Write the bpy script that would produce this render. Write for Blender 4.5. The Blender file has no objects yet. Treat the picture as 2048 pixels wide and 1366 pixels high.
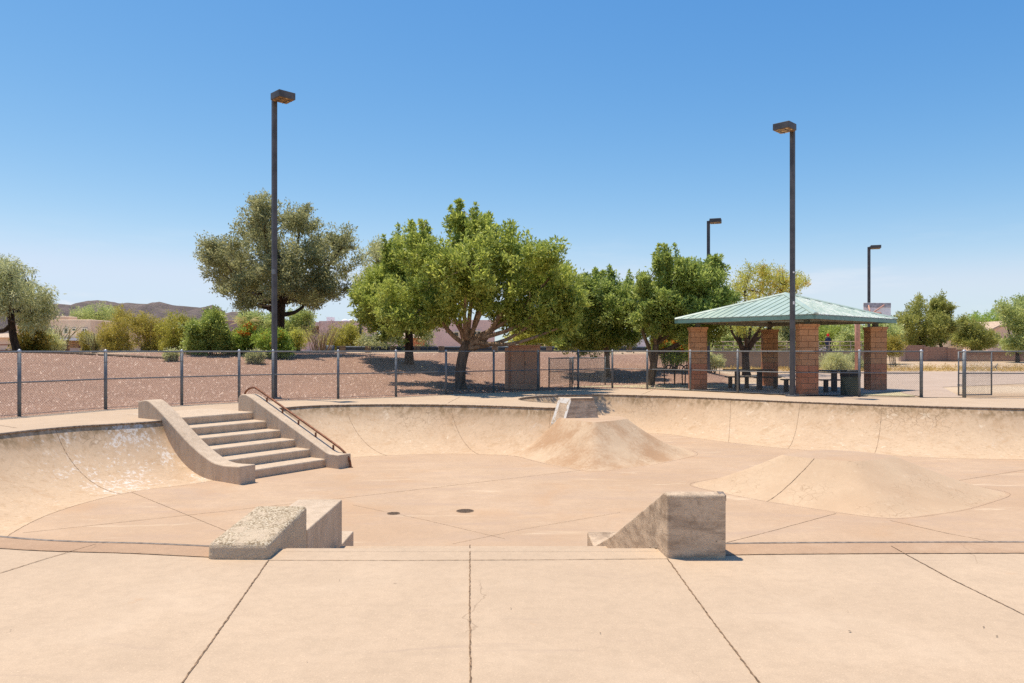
import bpy, bmesh, math, random
import numpy as np
from mathutils import Vector, Matrix
from mathutils.geometry import tessellate_polygon
R = math.radians
random.seed(7)
rng = np.random.default_rng(11)
sc = bpy.context.scene
COL = sc.collection

# ------------------------------------------------------------------ camera
FPX, CX, HY, CZ = 1500.0, 1024.0, 701.0, 1.5      # focal length and horizon of the photograph, in its own pixels
cam = bpy.data.cameras.new('camera')
cam.sensor_width = 36.0
cam.lens = FPX / 2048 * 36
cam.shift_y = (HY - 683) / 2048
cam.clip_start = 0.05
cam.clip_end = 12000
cam_o = bpy.data.objects.new('camera', cam)
cam_o.location = (0, 0, CZ)
cam_o.rotation_euler = (R(90), 0, 0)
COL.objects.link(cam_o)
sc.camera = cam_o

# ------------------------------------------------------------------ sky, sun, exposure
SUN_DIR = Vector((-2.3, 1.4, 9.65)).normalized()  # from the ground towards the sun
SUN_EL = math.asin(SUN_DIR.z)
SUN_AZ = math.atan2(SUN_DIR.x, SUN_DIR.y)
world = bpy.data.worlds.new("World")
sc.world = world
world.use_nodes = True
wt = world.node_tree
bg = wt.nodes['Background']
sky = wt.nodes.new('ShaderNodeTexSky')
sky.sky_type = 'NISHITA'
sky.sun_disc = False
sky.sun_elevation = SUN_EL
sky.sun_rotation = SUN_AZ
sky.altitude = 700
sky.air_density = 1.0
sky.dust_density = 0.6
sky.ozone_density = 1.6
# deepen the clear desert sky: per-channel response of the air
sep = wt.nodes.new('ShaderNodeSeparateColor'); cmb = wt.nodes.new('ShaderNodeCombineColor')
wt.links.new(sky.outputs[0], sep.inputs[0])
for i, (a_, g_) in enumerate(((1.17, 1.74), (0.73, 1.05), (0.70, 0.55))):
    m0 = wt.nodes.new('ShaderNodeMath'); m0.operation = 'MULTIPLY'; m0.inputs[1].default_value = 0.15
    m1 = wt.nodes.new('ShaderNodeMath'); m1.operation = 'POWER'; m1.inputs[1].default_value = g_
    m2 = wt.nodes.new('ShaderNodeMath'); m2.operation = 'MULTIPLY'; m2.inputs[1].default_value = a_ / 0.15
    wt.links.new(sep.outputs[i], m0.inputs[0]); wt.links.new(m0.outputs[0], m1.inputs[0]); wt.links.new(m1.outputs[0], m2.inputs[0])
    m3 = wt.nodes.new('ShaderNodeMath'); m3.operation = 'SMOOTH_MIN'; m3.inputs[1].default_value = (0.50, 0.60, 0.80)[i] / 0.15; m3.inputs[2].default_value = 0.12 / 0.15
    wt.links.new(m2.outputs[0], m3.inputs[0])
    wt.links.new(m3.outputs[0], cmb.inputs[i])
# thin low cloud near the horizon
tc = wt.nodes.new('ShaderNodeTexCoord')
def wmath(op, a, b):
    n_ = wt.nodes.new('ShaderNodeMath'); n_.operation = op
    for k_, v_ in ((0, a), (1, b)):
        if isinstance(v_, (int, float)): n_.inputs[k_].default_value = v_
        else: wt.links.new(v_, n_.inputs[k_])
    return n_.outputs[0]
def wramp(f, lo, hi, a=0.0, b=1.0):
    n_ = wt.nodes.new('ShaderNodeMapRange'); n_.interpolation_type = 'SMOOTHSTEP'
    wt.links.new(f, n_.inputs[0])
    for k_, v_ in zip((1, 2, 3, 4), (lo, hi, a, b)): n_.inputs[k_].default_value = v_
    return n_.outputs[0]
def wnoise(sx, sy, sz, detail):
    mp = wt.nodes.new('ShaderNodeMapping'); mp.inputs['Scale'].default_value = (sx, sy, sz)
    wt.links.new(tc.outputs['Generated'], mp.inputs[0])
    n_ = wt.nodes.new('ShaderNodeTexNoise'); n_.inputs['Scale'].default_value = 1.0; n_.inputs['Detail'].default_value = detail; n_.inputs['Roughness'].default_value = 0.6
    wt.links.new(mp.outputs[0], n_.inputs['Vector'])
    return n_.outputs['Fac']
sx_ = wt.nodes.new('ShaderNodeSeparateXYZ'); wt.links.new(tc.outputs['Generated'], sx_.inputs[0])
el = sx_.outputs[2]
wisp = wmath('MULTIPLY', wramp(wnoise(5, 5, 34, 6), 0.50, 0.72), wmath('MULTIPLY', wramp(el, 0.0, 0.03), wramp(el, 0.05, 0.17, 1.0, 0.0)))
cd = Vector(((140 - CX) / FPX, 1, (HY - 612) / FPX)).normalized()
mp = wt.nodes.new('ShaderNodeVectorMath'); mp.operation = 'SUBTRACT'; mp.inputs[1].default_value = cd
wt.links.new(tc.outputs['Generated'], mp.inputs[0])
mq = wt.nodes.new('ShaderNodeVectorMath'); mq.operation = 'MULTIPLY'; mq.inputs[1].default_value = (1, 1, 3.2)
wt.links.new(mp.outputs[0], mq.inputs[0])
ml = wt.nodes.new('ShaderNodeVectorMath'); ml.operation = 'LENGTH'; wt.links.new(mq.outputs[0], ml.inputs[0])
puff = wramp(wmath('ADD', ml.outputs['Value'], wmath('MULTIPLY', wnoise(90, 90, 120, 5), 0.045)), 0.026, 0.046, 0.85, 0.0)
cloud = wmath('MAXIMUM', wmath('MULTIPLY', wisp, 0.40), puff)
cm = wt.nodes.new('ShaderNodeMixRGB'); cm.inputs[2].default_value = (0.66 / 0.15, 0.68 / 0.15, 0.72 / 0.15, 1)
wt.links.new(cloud, cm.inputs[0]); wt.links.new(cmb.outputs[0], cm.inputs[1])
wt.links.new(cm.outputs[0], bg.inputs[0])
bg.inputs[1].default_value = 0.15
sl = bpy.data.lights.new('sun', 'SUN')
sl.energy = 4.2
sl.angle = R(0.53)
sl.color = (1.0, 0.90, 0.765)
so = bpy.data.objects.new('sun', sl)
so.rotation_euler = (-SUN_DIR).to_track_quat('-Z', 'Y').to_euler()
so.location = (0, 0, 60)
COL.objects.link(so)
sc.view_settings.view_transform = 'Standard'
sc.view_settings.look = 'None'
sc.view_settings.exposure = 0.40
sc.view_settings.gamma = 1
sc.view_settings.use_curve_mapping = False
sc.cycles.use_denoising = False
sc.cycles.max_bounces = 8
sc.cycles.diffuse_bounces = 6
sc.cycles.transparent_max_bounces = 8

# ------------------------------------------------------------------ helpers
def P(x, y, d):
    """the point at depth d seen at photo pixel (x, y)"""
    return Vector(((x - CX) / FPX * d, d, CZ - (y - HY) / FPX * d))

def G(x, y, z=0.0):
    """the point on the level plane z seen at photo pixel (x, y)"""
    d = (CZ - z) * FPX / (y - HY)
    return Vector(((x - CX) / FPX * d, d, z))

def wloc(o):
    v = Vector((0, 0, 0))
    while o is not None:
        v += o.location
        o = o.parent
    return v

class MB:
    """collects shapes in world coordinates, links them as one mesh object"""
    def __init__(self):
        self.v, self.f, self.m = [], [], []
    def add(self, vs, fs, mi=0):
        b = len(self.v)
        self.v += [tuple(p) for p in vs]
        self.f += [[i + b for i in f] for f in fs]
        self.m += [mi] * len(fs)
        return self
    def box(self, c, s, rz=0.0, mi=0, taper=1.0):
        cx, cy, cz = c
        hx, hy, hz = s[0] / 2, s[1] / 2, s[2] / 2
        co, si = math.cos(rz), math.sin(rz)
        vs = []
        for z in (-hz, hz):
            k = 1.0 if z < 0 else taper
            for x, y in ((-hx, -hy), (hx, -hy), (hx, hy), (-hx, hy)):
                x, y = x * k, y * k
                vs.append((cx + x * co - y * si, cy + x * si + y * co, cz + z))
        return self.add(vs, [(3, 2, 1, 0), (4, 5, 6, 7), (0, 1, 5, 4), (1, 2, 6, 5), (2, 3, 7, 6), (3, 0, 4, 7)], mi)
    def tube(self, pts, rad, n=8, mi=0, cap=True):
        pts = [Vector(p) for p in pts]
        if not hasattr(rad, '__len__'):
            rad = [rad] * len(pts)
        vs, fs = [], []
        a = None
        for i, p in enumerate(pts):
            t = (pts[min(i + 1, len(pts) - 1)] - pts[max(i - 1, 0)]).normalized()
            if a is None:
                a = t.orthogonal().normalized()
            else:
                a = (a - t * a.dot(t))
                a = a.normalized() if a.length > 1e-6 else t.orthogonal().normalized()
            b = t.cross(a)
            for k in range(n):
                an = 2 * math.pi * k / n
                vs.append(p + (a * math.cos(an) + b * math.sin(an)) * rad[i])
        for i in range(len(pts) - 1):
            for k in range(n):
                k2 = (k + 1) % n
                fs.append((i * n + k, i * n + k2, (i + 1) * n + k2, (i + 1) * n + k))
        if cap:
            fs.append(tuple(range(n - 1, -1, -1)))
            fs.append(tuple(range((len(pts) - 1) * n, len(pts) * n)))
        return self.add(vs, fs, mi)
    def lathe(self, c, prof, n=16, mi=0):
        """prof: list of (radius, z)"""
        vs, fs = [], []
        for r, z in prof:
            for k in range(n):
                an = 2 * math.pi * k / n
                vs.append((c[0] + r * math.cos(an), c[1] + r * math.sin(an), c[2] + z))
        for i in range(len(prof) - 1):
            for k in range(n):
                k2 = (k + 1) % n
                fs.append((i * n + k, i * n + k2, (i + 1) * n + k2, (i + 1) * n + k))
        fs.append(tuple(range(n - 1, -1, -1)))
        fs.append(tuple(range((len(prof) - 1) * n, len(prof) * n)))
        return self.add(vs, fs, mi)
    def prism(self, ring0, ring1, mi=0):
        n = len(ring0)
        fs = [(i, (i + 1) % n, n + (i + 1) % n, n + i) for i in range(n)]
        fs += [tuple(range(n - 1, -1, -1)), tuple(range(n, 2 * n))]
        return self.add(list(ring0) + list(ring1), fs, mi)
    def ribbon(self, pts, w=0.012, jit=0.0, mi=0, step=0.05, up=Vector((0, 0, 1)), lift=0.004, ups=None):
        pts = [Vector(p) for p in pts]
        out, outu = [], []
        for i in range(len(pts) - 1):
            n = max(1, int((pts[i + 1] - pts[i]).length / step))
            for k in range(n):
                out.append(pts[i].lerp(pts[i + 1], k / n))
                outu.append(ups[i].lerp(ups[i + 1], k / n) if ups else up)
        out.append(pts[-1])
        outu.append(ups[-1] if ups else up)
        vs = []
        for i, p in enumerate(out):
            t = (out[min(i + 1, len(out) - 1)] - out[max(i - 1, 0)]).normalized()
            u = outu[i].normalized()
            s = t.cross(u).normalized()
            ww = w * (0.5 + random.random() * (0.5 if jit else 0) + (0 if jit else 0.0))
            o = s * random.uniform(-jit, jit)
            vs += [p + o - s * ww + u * lift, p + o + s * ww + u * lift]
        fs = [(2 * i, 2 * i + 1, 2 * i + 3, 2 * i + 2) for i in range(len(out) - 1)]
        return self.add(vs, fs, mi)
    def build(self, name, mats, parent=None, smooth=False, bevel=0.0, seg=2, rough=0.0, levels=0, autosm=None):
        off = wloc(parent) if parent is not None else Vector((0, 0, 0))
        me = bpy.data.meshes.new(name)
        me.from_pydata([(p[0] - off.x, p[1] - off.y, p[2] - off.z) for p in self.v], [], self.f)
        if not isinstance(mats, (list, tuple)):
            mats = [mats]
        for m in mats:
            me.materials.append(m)
        if len(mats) > 1:
            me.polygons.foreach_set('material_index', self.m)
        if smooth:
            me.polygons.foreach_set('use_smooth', [True] * len(me.polygons))
        bm = bmesh.new(); bm.from_mesh(me)
        bmesh.ops.recalc_face_normals(bm, faces=bm.faces)
        bm.to_mesh(me); bm.free()
        me.update()
        o = bpy.data.objects.new(name, me)
        COL.objects.link(o)
        if parent is not None:
            o.parent = parent
        if bevel:
            b = o.modifiers.new('bevel', 'BEVEL'); b.width = bevel; b.segments = seg; b.limit_method = 'ANGLE'; b.angle_limit = R(30)
        if levels:
            s = o.modifiers.new('subdivide', 'SUBSURF'); s.subdivision_type = 'SIMPLE'; s.levels = levels; s.render_levels = levels
        if rough:
            d = o.modifiers.new('rough', 'DISPLACE'); d.texture = ROUGH; d.strength = rough; d.mid_level = 0.5; d.texture_coords = 'GLOBAL'
        return o

ROUGH = bpy.data.textures.new('rough', 'CLOUDS')
ROUGH.noise_scale = 0.06
ROUGH.noise_depth = 3

def tag(o, label=None, cat=None, group=None, kind=None):
    if label: o['label'] = label
    if cat: o['category'] = cat
    if group: o['group'] = group
    if kind: o['kind'] = kind
    return o

def thing(name, label, cat, loc, group=None):
    o = bpy.data.objects.new(name, None)
    o.empty_display_size = 0.2
    o.location = loc
    COL.objects.link(o)
    return tag(o, label, cat, group)

def copy_tree(o, parent=None):
    c = o.copy(); COL.objects.link(c)
    if parent is not None: c.parent = parent
    for ch in [x for x in COL.objects if x.parent == o]:
        copy_tree(ch, c)
    return c

def catmull(pts, n, closed=False):
    pts = [Vector(p) for p in pts]
    out = []
    m = len(pts)
    rngs = range(m) if closed else range(m - 1)
    for i in rngs:
        if closed:
            p0, p1, p2, p3 = pts[i - 1], pts[i], pts[(i + 1) % m], pts[(i + 2) % m]
        else:
            p0, p1, p2, p3 = pts[max(i - 1, 0)], pts[i], pts[i + 1], pts[min(i + 2, m - 1)]
        for k in range(n):
            t = k / n
            out.append(0.5 * ((2 * p1) + (p2 - p0) * t + (2 * p0 - 5 * p1 + 4 * p2 - p3) * t * t + (3 * p1 - p0 - 3 * p2 + p3) * t ** 3))
    if not closed:
        out.append(pts[-1])
    return out

# ------------------------------------------------------------------ materials
class NT:
    def __init__(self, name):
        self.mat = bpy.data.materials.new(name)
        self.mat.use_nodes = True
        self.t = self.mat.node_tree
        self.b = self.t.nodes['Principled BSDF']
        self.b.inputs['Specular IOR Level'].default_value = 0.25
        g = self.t.nodes.new('ShaderNodeNewGeometry')
        self.pos = g.outputs['Position']
        self.geo = g
    def n(self, typ, **kw):
        nd = self.t.nodes.new('ShaderNode' + typ)
        for k, v in kw.items():
            setattr(nd, k, v)
        return nd
    def l(self, a, b):
        self.t.links.new(a, b)
    def put(self, sock, v):
        if isinstance(v, bpy.types.NodeSocket): self.l(v, sock)
        else:
            if isinstance(v, (tuple, list)) and len(v) == 3 and sock.type == 'RGBA': v = (*v, 1)
            sock.default_value = v
    def noise(self, scale, detail=3, rough=0.55, vec=None, dist=0.0):
        nd = self.n('TexNoise')
        nd.inputs['Scale'].default_value = scale
        nd.inputs['Detail'].default_value = detail
        nd.inputs['Roughness'].default_value = rough
        nd.inputs['Distortion'].default_value = dist
        self.l(vec or self.pos, nd.inputs['Vector'])
        return nd.outputs['Fac']
    def vor(self, scale, feature='F1', vec=None, out='Distance', rnd=1.0):
        nd = self.n('TexVoronoi', feature=feature)
        nd.inputs['Scale'].default_value = scale
        nd.inputs['Randomness'].default_value = rnd
        self.l(vec or self.pos, nd.inputs['Vector'])
        return nd.outputs[out]
    def ramp(self, fac, lo, hi, a=0.0, b=1.0):
        nd = self.n('MapRange', interpolation_type='SMOOTHSTEP')
        self.l(fac, nd.inputs[0])
        for i, v in zip((1, 2, 3, 4), (lo, hi, a, b)):
            nd.inputs[i].default_value = v
        return nd.outputs[0]
    def math(self, op, a, b=0.0, c=0.0):
        nd = self.n('Math', operation=op)
        self.put(nd.inputs[0], a); self.put(nd.inputs[1], b)
        if op == 'MULTIPLY_ADD': self.put(nd.inputs[2], c)
        return nd.outputs[0]
    def mix(self, fac, a, b, mode='MIX'):
        nd = self.n('MixRGB', blend_type=mode)
        self.put(nd.inputs[0], fac); self.put(nd.inputs[1], a); self.put(nd.inputs[2], b)
        return nd.outputs[0]
    def scale(self, sx, sy, sz, rot=(0, 0, 0)):
        nd = self.n('Mapping')
        nd.inputs['Scale'].default_value = (sx, sy, sz)
        nd.inputs['Rotation'].default_value = rot
        self.l(self.pos, nd.inputs[0])
        return nd.outputs[0]
    def xyz(self, i):
        nd = self.n('SeparateXYZ')
        self.l(self.pos, nd.inputs[0])
        return nd.outputs[i]
    def bump(self, h, s=0.3, d=0.01):
        nd = self.n('Bump')
        nd.inputs['Strength'].default_value = s
        nd.inputs['Distance'].default_value = d
        self.l(h, nd.inputs['Height'])
        self.l(nd.outputs[0], self.b.inputs['Normal'])
    def done(self, col, rough=0.85, metal=0.0, spec=None):
        self.put(self.b.inputs['Base Color'], col)
        self.put(self.b.inputs['Roughness'], rough)
        self.b.inputs['Metallic'].default_value = metal
        if spec is not None: self.b.inputs['Specular IOR Level'].default_value = spec
        return self.mat

def plain(name, c, rough=0.7, metal=0.0, var=0.25, scale=6.0, spec=0.25):
    t = NT(name)
    f = t.ramp(t.noise(scale, 4), 0.3, 0.7)
    dark = tuple(x * (1 - var) for x in c)
    lite = tuple(min(1, x * (1 + var)) for x in c)
    return t.done(t.mix(f, dark, lite), rough, metal, spec)

def concrete(name, base, second, stain=None, speck=0.26, kind='deck', boards=False):
    t = NT(name)
    big = t.ramp(t.noise(0.35, 4, 0.6), 0.35, 0.68)
    mid = t.ramp(t.noise(2.3, 5, 0.65), 0.3, 0.7)
    c = t.mix(big, base, second)
    c = t.mix(t.math('MULTIPLY', mid, 0.36), c, tuple(x * 0.80 for x in second))
    fine = t.ramp(t.noise(120, 2, 0.7), 0.3, 0.75)
    c = t.mix(t.math('MULTIPLY', fine, speck), c, tuple(x * 0.45 for x in base))
    pour = t.ramp(t.noise(0.22, 3, 0.5, None, 0.5), 0.46, 0.54)
    c = t.mix(t.math('MULTIPLY', pour, 0.22), c, tuple(x * 0.84 for x in second))
    dap = t.ramp(t.noise(13, 6, 0.75), 0.40, 0.66)
    c = t.mix(t.math('MULTIPLY', dap, 0.08 if kind == 'mound' else 0.27), c, tuple(x * 0.62 for x in base))
    hi = t.ramp(t.noise(70, 3, 0.65), 0.56, 0.72)
    c = t.mix(t.math('MULTIPLY', hi, 0.38), c, tuple(min(0.9, x * 1.35) for x in base))
    if kind == 'floor':
        sw = t.ramp(t.noise(1.0, 6, 0.62, t.scale(0.35, 1.4, 1, (0, 0, 0.15)), 1.2), 0.45, 0.72)
        c = t.mix(t.math('MULTIPLY', sw, 0.62), c, (0.42, 0.30, 0.215))
        sw2 = t.ramp(t.noise(1.6, 6, 0.62, t.scale(0.3, 1.6, 1, (0, 0, -0.5)), 0.8), 0.58, 0.75)
        c = t.mix(t.math('MULTIPLY', sw2, 0.65), c, (0.68, 0.54, 0.37))
        sc3 = t.ramp(t.noise(5.0, 7, 0.75, t.scale(0.25, 1.8, 1, (0, 0, 0.35)), 0.4), 0.60, 0.70)
        c = t.mix(t.math('MULTIPLY', sc3, 0.35), c, (0.38, 0.27, 0.185))
        sw3 = t.ramp(t.noise(0.55, 4, 0.6, None, 0.6), 0.52, 0.7)
        c = t.mix(t.math('MULTIPLY', sw3, 0.40), c, (0.47, 0.29, 0.16))
    if kind == 'deck':
        wv2 = t.n('VectorMath', operation='ADD'); wn3 = t.n('TexNoise'); wn3.inputs['Scale'].default_value = 1.2; wn3.inputs['Detail'].default_value = 5
        t.l(t.pos, wn3.inputs['Vector']); sv = t.n('VectorMath', operation='SCALE'); sv.inputs['Scale'].default_value = 0.9
        t.l(wn3.outputs['Color'], sv.inputs[0]); t.l(t.pos, wv2.inputs[0]); t.l(sv.outputs[0], wv2.inputs[1])
        hc = t.ramp(t.vor(0.55, 'DISTANCE_TO_EDGE', wv2.outputs[0]), 0.0, 0.004, 1, 0)
        c = t.mix(t.math('MULTIPLY', t.math('MULTIPLY', hc, t.ramp(t.noise(0.4, 2), 0.50, 0.56)), 0.5), c, (0.22, 0.15, 0.095))
        sp = t.ramp(t.vor(2.6), 0.0, 0.05, 1, 0)
        keep = t.ramp(t.noise(1.7, 2), 0.56, 0.6)
        c = t.mix(t.math('MULTIPLY', t.math('MULTIPLY', sp, keep), 0.75), c, (0.12, 0.08, 0.055))
        scuff = t.ramp(t.noise(1.5, 6, 0.7, t.scale(0.5, 2.5, 1, (0, 0, 0.4)), 0.5), 0.60, 0.72)
        c = t.mix(t.math('MULTIPLY', scuff, 0.48), c, (0.38, 0.28, 0.205))
        blt = t.ramp(t.noise(0.8, 5, 0.65, None, 0.4), 0.50, 0.72)
        c = t.mix(t.math('MULTIPLY', blt, 0.28), c, (0.62, 0.48, 0.34))
        org = t.ramp(t.noise(1.9, 5, 0.7), 0.66, 0.74)
        c = t.mix(t.math('MULTIPLY', org, 0.35), c, (0.50, 0.30, 0.16))
    if kind == 'wall':
        z = t.xyz(2)
        n1 = t.noise(1.4, 6, 0.7, t.scale(1, 1, 0.35))
        n2 = t.noise(7.0, 5, 0.7, t.scale(1, 1, 0.5))
        top = t.math('ADD', z, t.math('MULTIPLY', n1, 0.55))
        topm = t.ramp(top, -0.10, 0.18)
        c = t.mix(t.math('MULTIPLY', topm, t.ramp(n2, 0.40, 0.60, 0.15, 0.95)), c, (0.29, 0.195, 0.105))
        mot = t.ramp(t.noise(2.6, 6, 0.7, t.scale(1, 1, 0.6), 0.5), 0.5, 0.7)
        c = t.mix(t.math('MULTIPLY', mot, 0.62), c, (0.46, 0.30, 0.17))
        blot = t.ramp(t.noise(11, 6, 0.75, t.scale(1, 1, 0.5)), 0.52, 0.66)
        c = t.mix(t.math('MULTIPLY', blot, 0.52), c, (0.38, 0.25, 0.135))
        wash = t.ramp(t.noise(4.5, 6, 0.75, t.scale(1, 1, 0.45), 0.4), 0.57, 0.70)
        c = t.mix(t.math('MULTIPLY', wash, 0.62), c, (0.76, 0.62, 0.45))
        # map cracking under the lip
        wv = t.n('VectorMath', operation='ADD')
        wn = t.n('TexNoise'); wn.inputs['Scale'].default_value = 3.0
        t.l(t.pos, wn.inputs['Vector'])
        sc_ = t.n('VectorMath', operation='SCALE'); sc_.inputs['Scale'].default_value = 0.25
        t.l(wn.outputs['Color'], sc_.inputs[0])
        t.l(t.pos, wv.inputs[0]); t.l(sc_.outputs[0], wv.inputs[1])
        cr = t.ramp(t.vor(5.5, 'DISTANCE_TO_EDGE', wv.outputs[0]), 0.0, 0.045, 1, 0)
        crm = t.math('MULTIPLY', t.ramp(t.noise(0.6, 4), 0.47, 0.58), t.ramp(top, -0.62, 0.0, 0.12, 1.0))
        c = t.mix(t.math('MULTIPLY', t.math('MULTIPLY', cr, crm), 0.62), c, (0.16, 0.10, 0.055))
        # pale scrapes and old paint, where boards have worn it: heaviest on the left bank
        v = t.n('VectorMath', operation='DISTANCE'); v.inputs[1].default_value = (-7.0, 14.6, -0.5)
        t.l(t.pos, v.inputs[0])
        near = t.ramp(v.outputs['Value'], 0.8, 3.2, 1.0, 0.12)
        wn2 = t.math('ADD', t.math('MULTIPLY', t.noise(9.0, 8, 0.80, t.scale(1.4, 1.4, 0.55, (0, 0, 0.6)), 0.3), 0.62), t.math('MULTIPLY', t.noise(1.3, 4, 0.6), 0.38))
        wm = t.ramp(t.math('ADD', wn2, t.math('MULTIPLY', near, 0.055)), 0.575, 0.635)
        c = t.mix(t.math('MULTIPLY', wm, t.math('MULTIPLY_ADD', near, 0.75, 0.12)), c, (0.70, 0.64, 0.56))
    if kind == 'mound':
        wv = t.n('VectorMath', operation='ADD')
        wn = t.n('TexNoise'); wn.inputs['Scale'].default_value = 4.0
        t.l(t.pos, wn.inputs['Vector'])
        sc_ = t.n('VectorMath', operation='SCALE'); sc_.inputs['Scale'].default_value = 0.22
        t.l(wn.outputs['Color'], sc_.inputs[0]); t.l(t.pos, wv.inputs[0]); t.l(sc_.outputs[0], wv.inputs[1])
        cr = t.ramp(t.vor(7.0, 'DISTANCE_TO_EDGE', wv.outputs[0]), 0.0, 0.045, 1, 0)
        c = t.mix(t.math('MULTIPLY', t.math('MULTIPLY', cr, t.ramp(t.noise(1.1, 4), 0.47, 0.58)), 0.42), c, (0.24, 0.15, 0.08))
        hp = t.n('VectorMath', operation='DISTANCE'); hp.inputs[1].default_value = (2.0, 17.9, -0.5)
        t.l(t.pos, hp.inputs[0])
        nh = t.ramp(hp.outputs['Value'], 1.4, 3.2, 1.0, 0.22)
        st = t.ramp(t.math('ADD', t.math('MULTIPLY', t.noise(1.0, 3, 0.5), 0.6), t.math('MULTIPLY', t.noise(9.0, 8, 0.78, t.scale(1.3, 1.3, 0.30), 0.2), 0.4)), 0.40, 0.60)
        c = t.mix(t.math('MULTIPLY', t.math('MULTIPLY', st, nh), 0.85), c, (0.40, 0.235, 0.125))
        wash = t.ramp(t.noise(6, 7, 0.78, t.scale(1, 1, 0.4), 0.3), 0.56, 0.68)
        c = t.mix(t.math('MULTIPLY', wash, 0.38), c, (0.66, 0.52, 0.37))
    if kind == 'worn':
        vs_ = t.n('TexVoronoi'); vs_.inputs['Scale'].default_value = 62.0
        t.l(t.pos, vs_.inputs['Vector'])
        sp_ = t.n('SeparateColor'); t.l(vs_.outputs['Color'], sp_.inputs[0])
        ag = t.mix(sp_.outputs[0], (0.50, 0.38, 0.235), (0.82, 0.70, 0.51))
        ag = t.mix(t.ramp(vs_.outputs['Distance'], 0.42, 0.66), ag, (0.26, 0.185, 0.105))
        am = t.ramp(t.noise(5, 4, 0.6), 0.38, 0.52)
        nz = t.n('SeparateXYZ'); t.l(t.geo.outputs['Normal'], nz.inputs[0])
        am = t.math('MULTIPLY', am, t.ramp(nz.outputs[2], 0.25, 0.7, 0.12, 1.0))
        c = t.mix(t.math('MULTIPLY', am, 0.80), c, ag)
    if kind == 'ledge':
        st = t.ramp(t.noise(3.0, 6, 0.7, t.scale(2.2, 2.2, 0.35) if not boards else t.scale(1.1, 1.1, 4.5)), 0.40, 0.66)
        c = t.mix(t.math('MULTIPLY', st, 0.72 if boards else 0.45), c, stain or (0.16, 0.12, 0.085))
        grime = t.ramp(t.noise(5.0, 7, 0.78), 0.52, 0.64)
        c = t.mix(t.math('MULTIPLY', grime, 0.5 if boards else 0.25), c, tuple(x * 0.7 for x in (stain or base)))
        sp = t.ramp(t.vor(16.0), 0.0, 0.16, 1, 0)
        c = t.mix(t.math('MULTIPLY', t.math('MULTIPLY', sp, t.ramp(t.noise(6), 0.48, 0.58)), 0.8), c, (0.08, 0.055, 0.04))
    h = t.math('ADD', t.math('MULTIPLY', fine, 0.5), t.noise(14, 4, 0.6))
    t.bump(h, {'ledge': 0.6, 'worn': 0.9, 'mound': 0.15, 'wall': 0.2, 'floor': 0.15}.get(kind, 0.3), 0.010 if kind in ('ledge', 'worn') else 0.004)
    return t.done(c, 0.88, 0.0, 0.2)

M = {}
M['deck'] = concrete('deck concrete', (0.570, 0.424, 0.287), (0.537, 0.397, 0.268))
M['band'] = concrete('lip band concrete', (0.50, 0.335, 0.21), (0.43, 0.27, 0.165), kind='deck')
M['floor'] = concrete('bowl floor concrete', (0.555, 0.395, 0.26), (0.50, 0.34, 0.215), speck=0.14, kind='floor')
M['wall'] = concrete('bowl wall concrete', (0.62, 0.452, 0.292), (0.60, 0.42, 0.265), speck=0.12, kind='wall')
M['mound'] = concrete('mound concrete', (0.60, 0.44, 0.285), (0.56, 0.40, 0.255), speck=0.05, kind='mound')
M['ledge'] = concrete('ledge concrete', (0.71, 0.555, 0.40), (0.65, 0.50, 0.355), (0.43, 0.32, 0.215), kind='ledge')
M['dark_ledge'] = concrete('weathered ledge concrete', (0.77, 0.585, 0.405), (0.68, 0.50, 0.335), (0.30, 0.21, 0.14), kind='ledge', boards=True)
M['worn_ledge'] = concrete('worn ledge concrete', (0.72, 0.57, 0.40), (0.66, 0.505, 0.34), (0.33, 0.24, 0.14), kind='worn')
M['fine_joint'] = plain('fine joint', (0.33, 0.225, 0.14), 0.95, var=0.4, scale=20)
M['joint'] = plain('joint dirt', (0.21, 0.135, 0.08), 0.95, var=0.5, scale=30)
M['coping'] = plain('coping steel', (0.27, 0.205, 0.15), 0.5, 0.3, 0.4, 20)
M['rust'] = plain('rusty steel', (0.20, 0.085, 0.045), 0.6, 0.35, 0.4, 18)
M['galv'] = plain('galvanised steel', (0.165, 0.175, 0.18), 0.55, 0.25, 0.2, 25, 0.4)
M['galv_light'] = plain('galvanised cap', (0.42, 0.43, 0.44), 0.45, 0.5, 0.2, 25, 0.4)
M['wire'] = plain('galvanised wire', (0.15, 0.155, 0.15), 0.5, 0.25, 0.2, 25, 0.4)
M['lamp'] = plain('dark grey paint', (0.088, 0.086, 0.087), 0.55, 0.1, 0.25, 3, 0.35)
M['iron'] = plain('cast iron', (0.19, 0.13, 0.085), 0.7, 0.3, 0.4, 40)
M['beige_rail'] = plain('beige rail paint', (0.42, 0.33, 0.25), 0.6)
M['red_rail'] = plain('red brown rail paint', (0.20, 0.075, 0.05), 0.6)

def lens_mat():
    t = NT('amber lens')
    f = t.ramp(t.vor(7.0), 0.1, 0.5)
    return t.done(t.mix(f, (0.75, 0.50, 0.22), (0.30, 0.16, 0.06)), 0.25, 0.0, 0.5)
M['lens'] = lens_mat()

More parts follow.
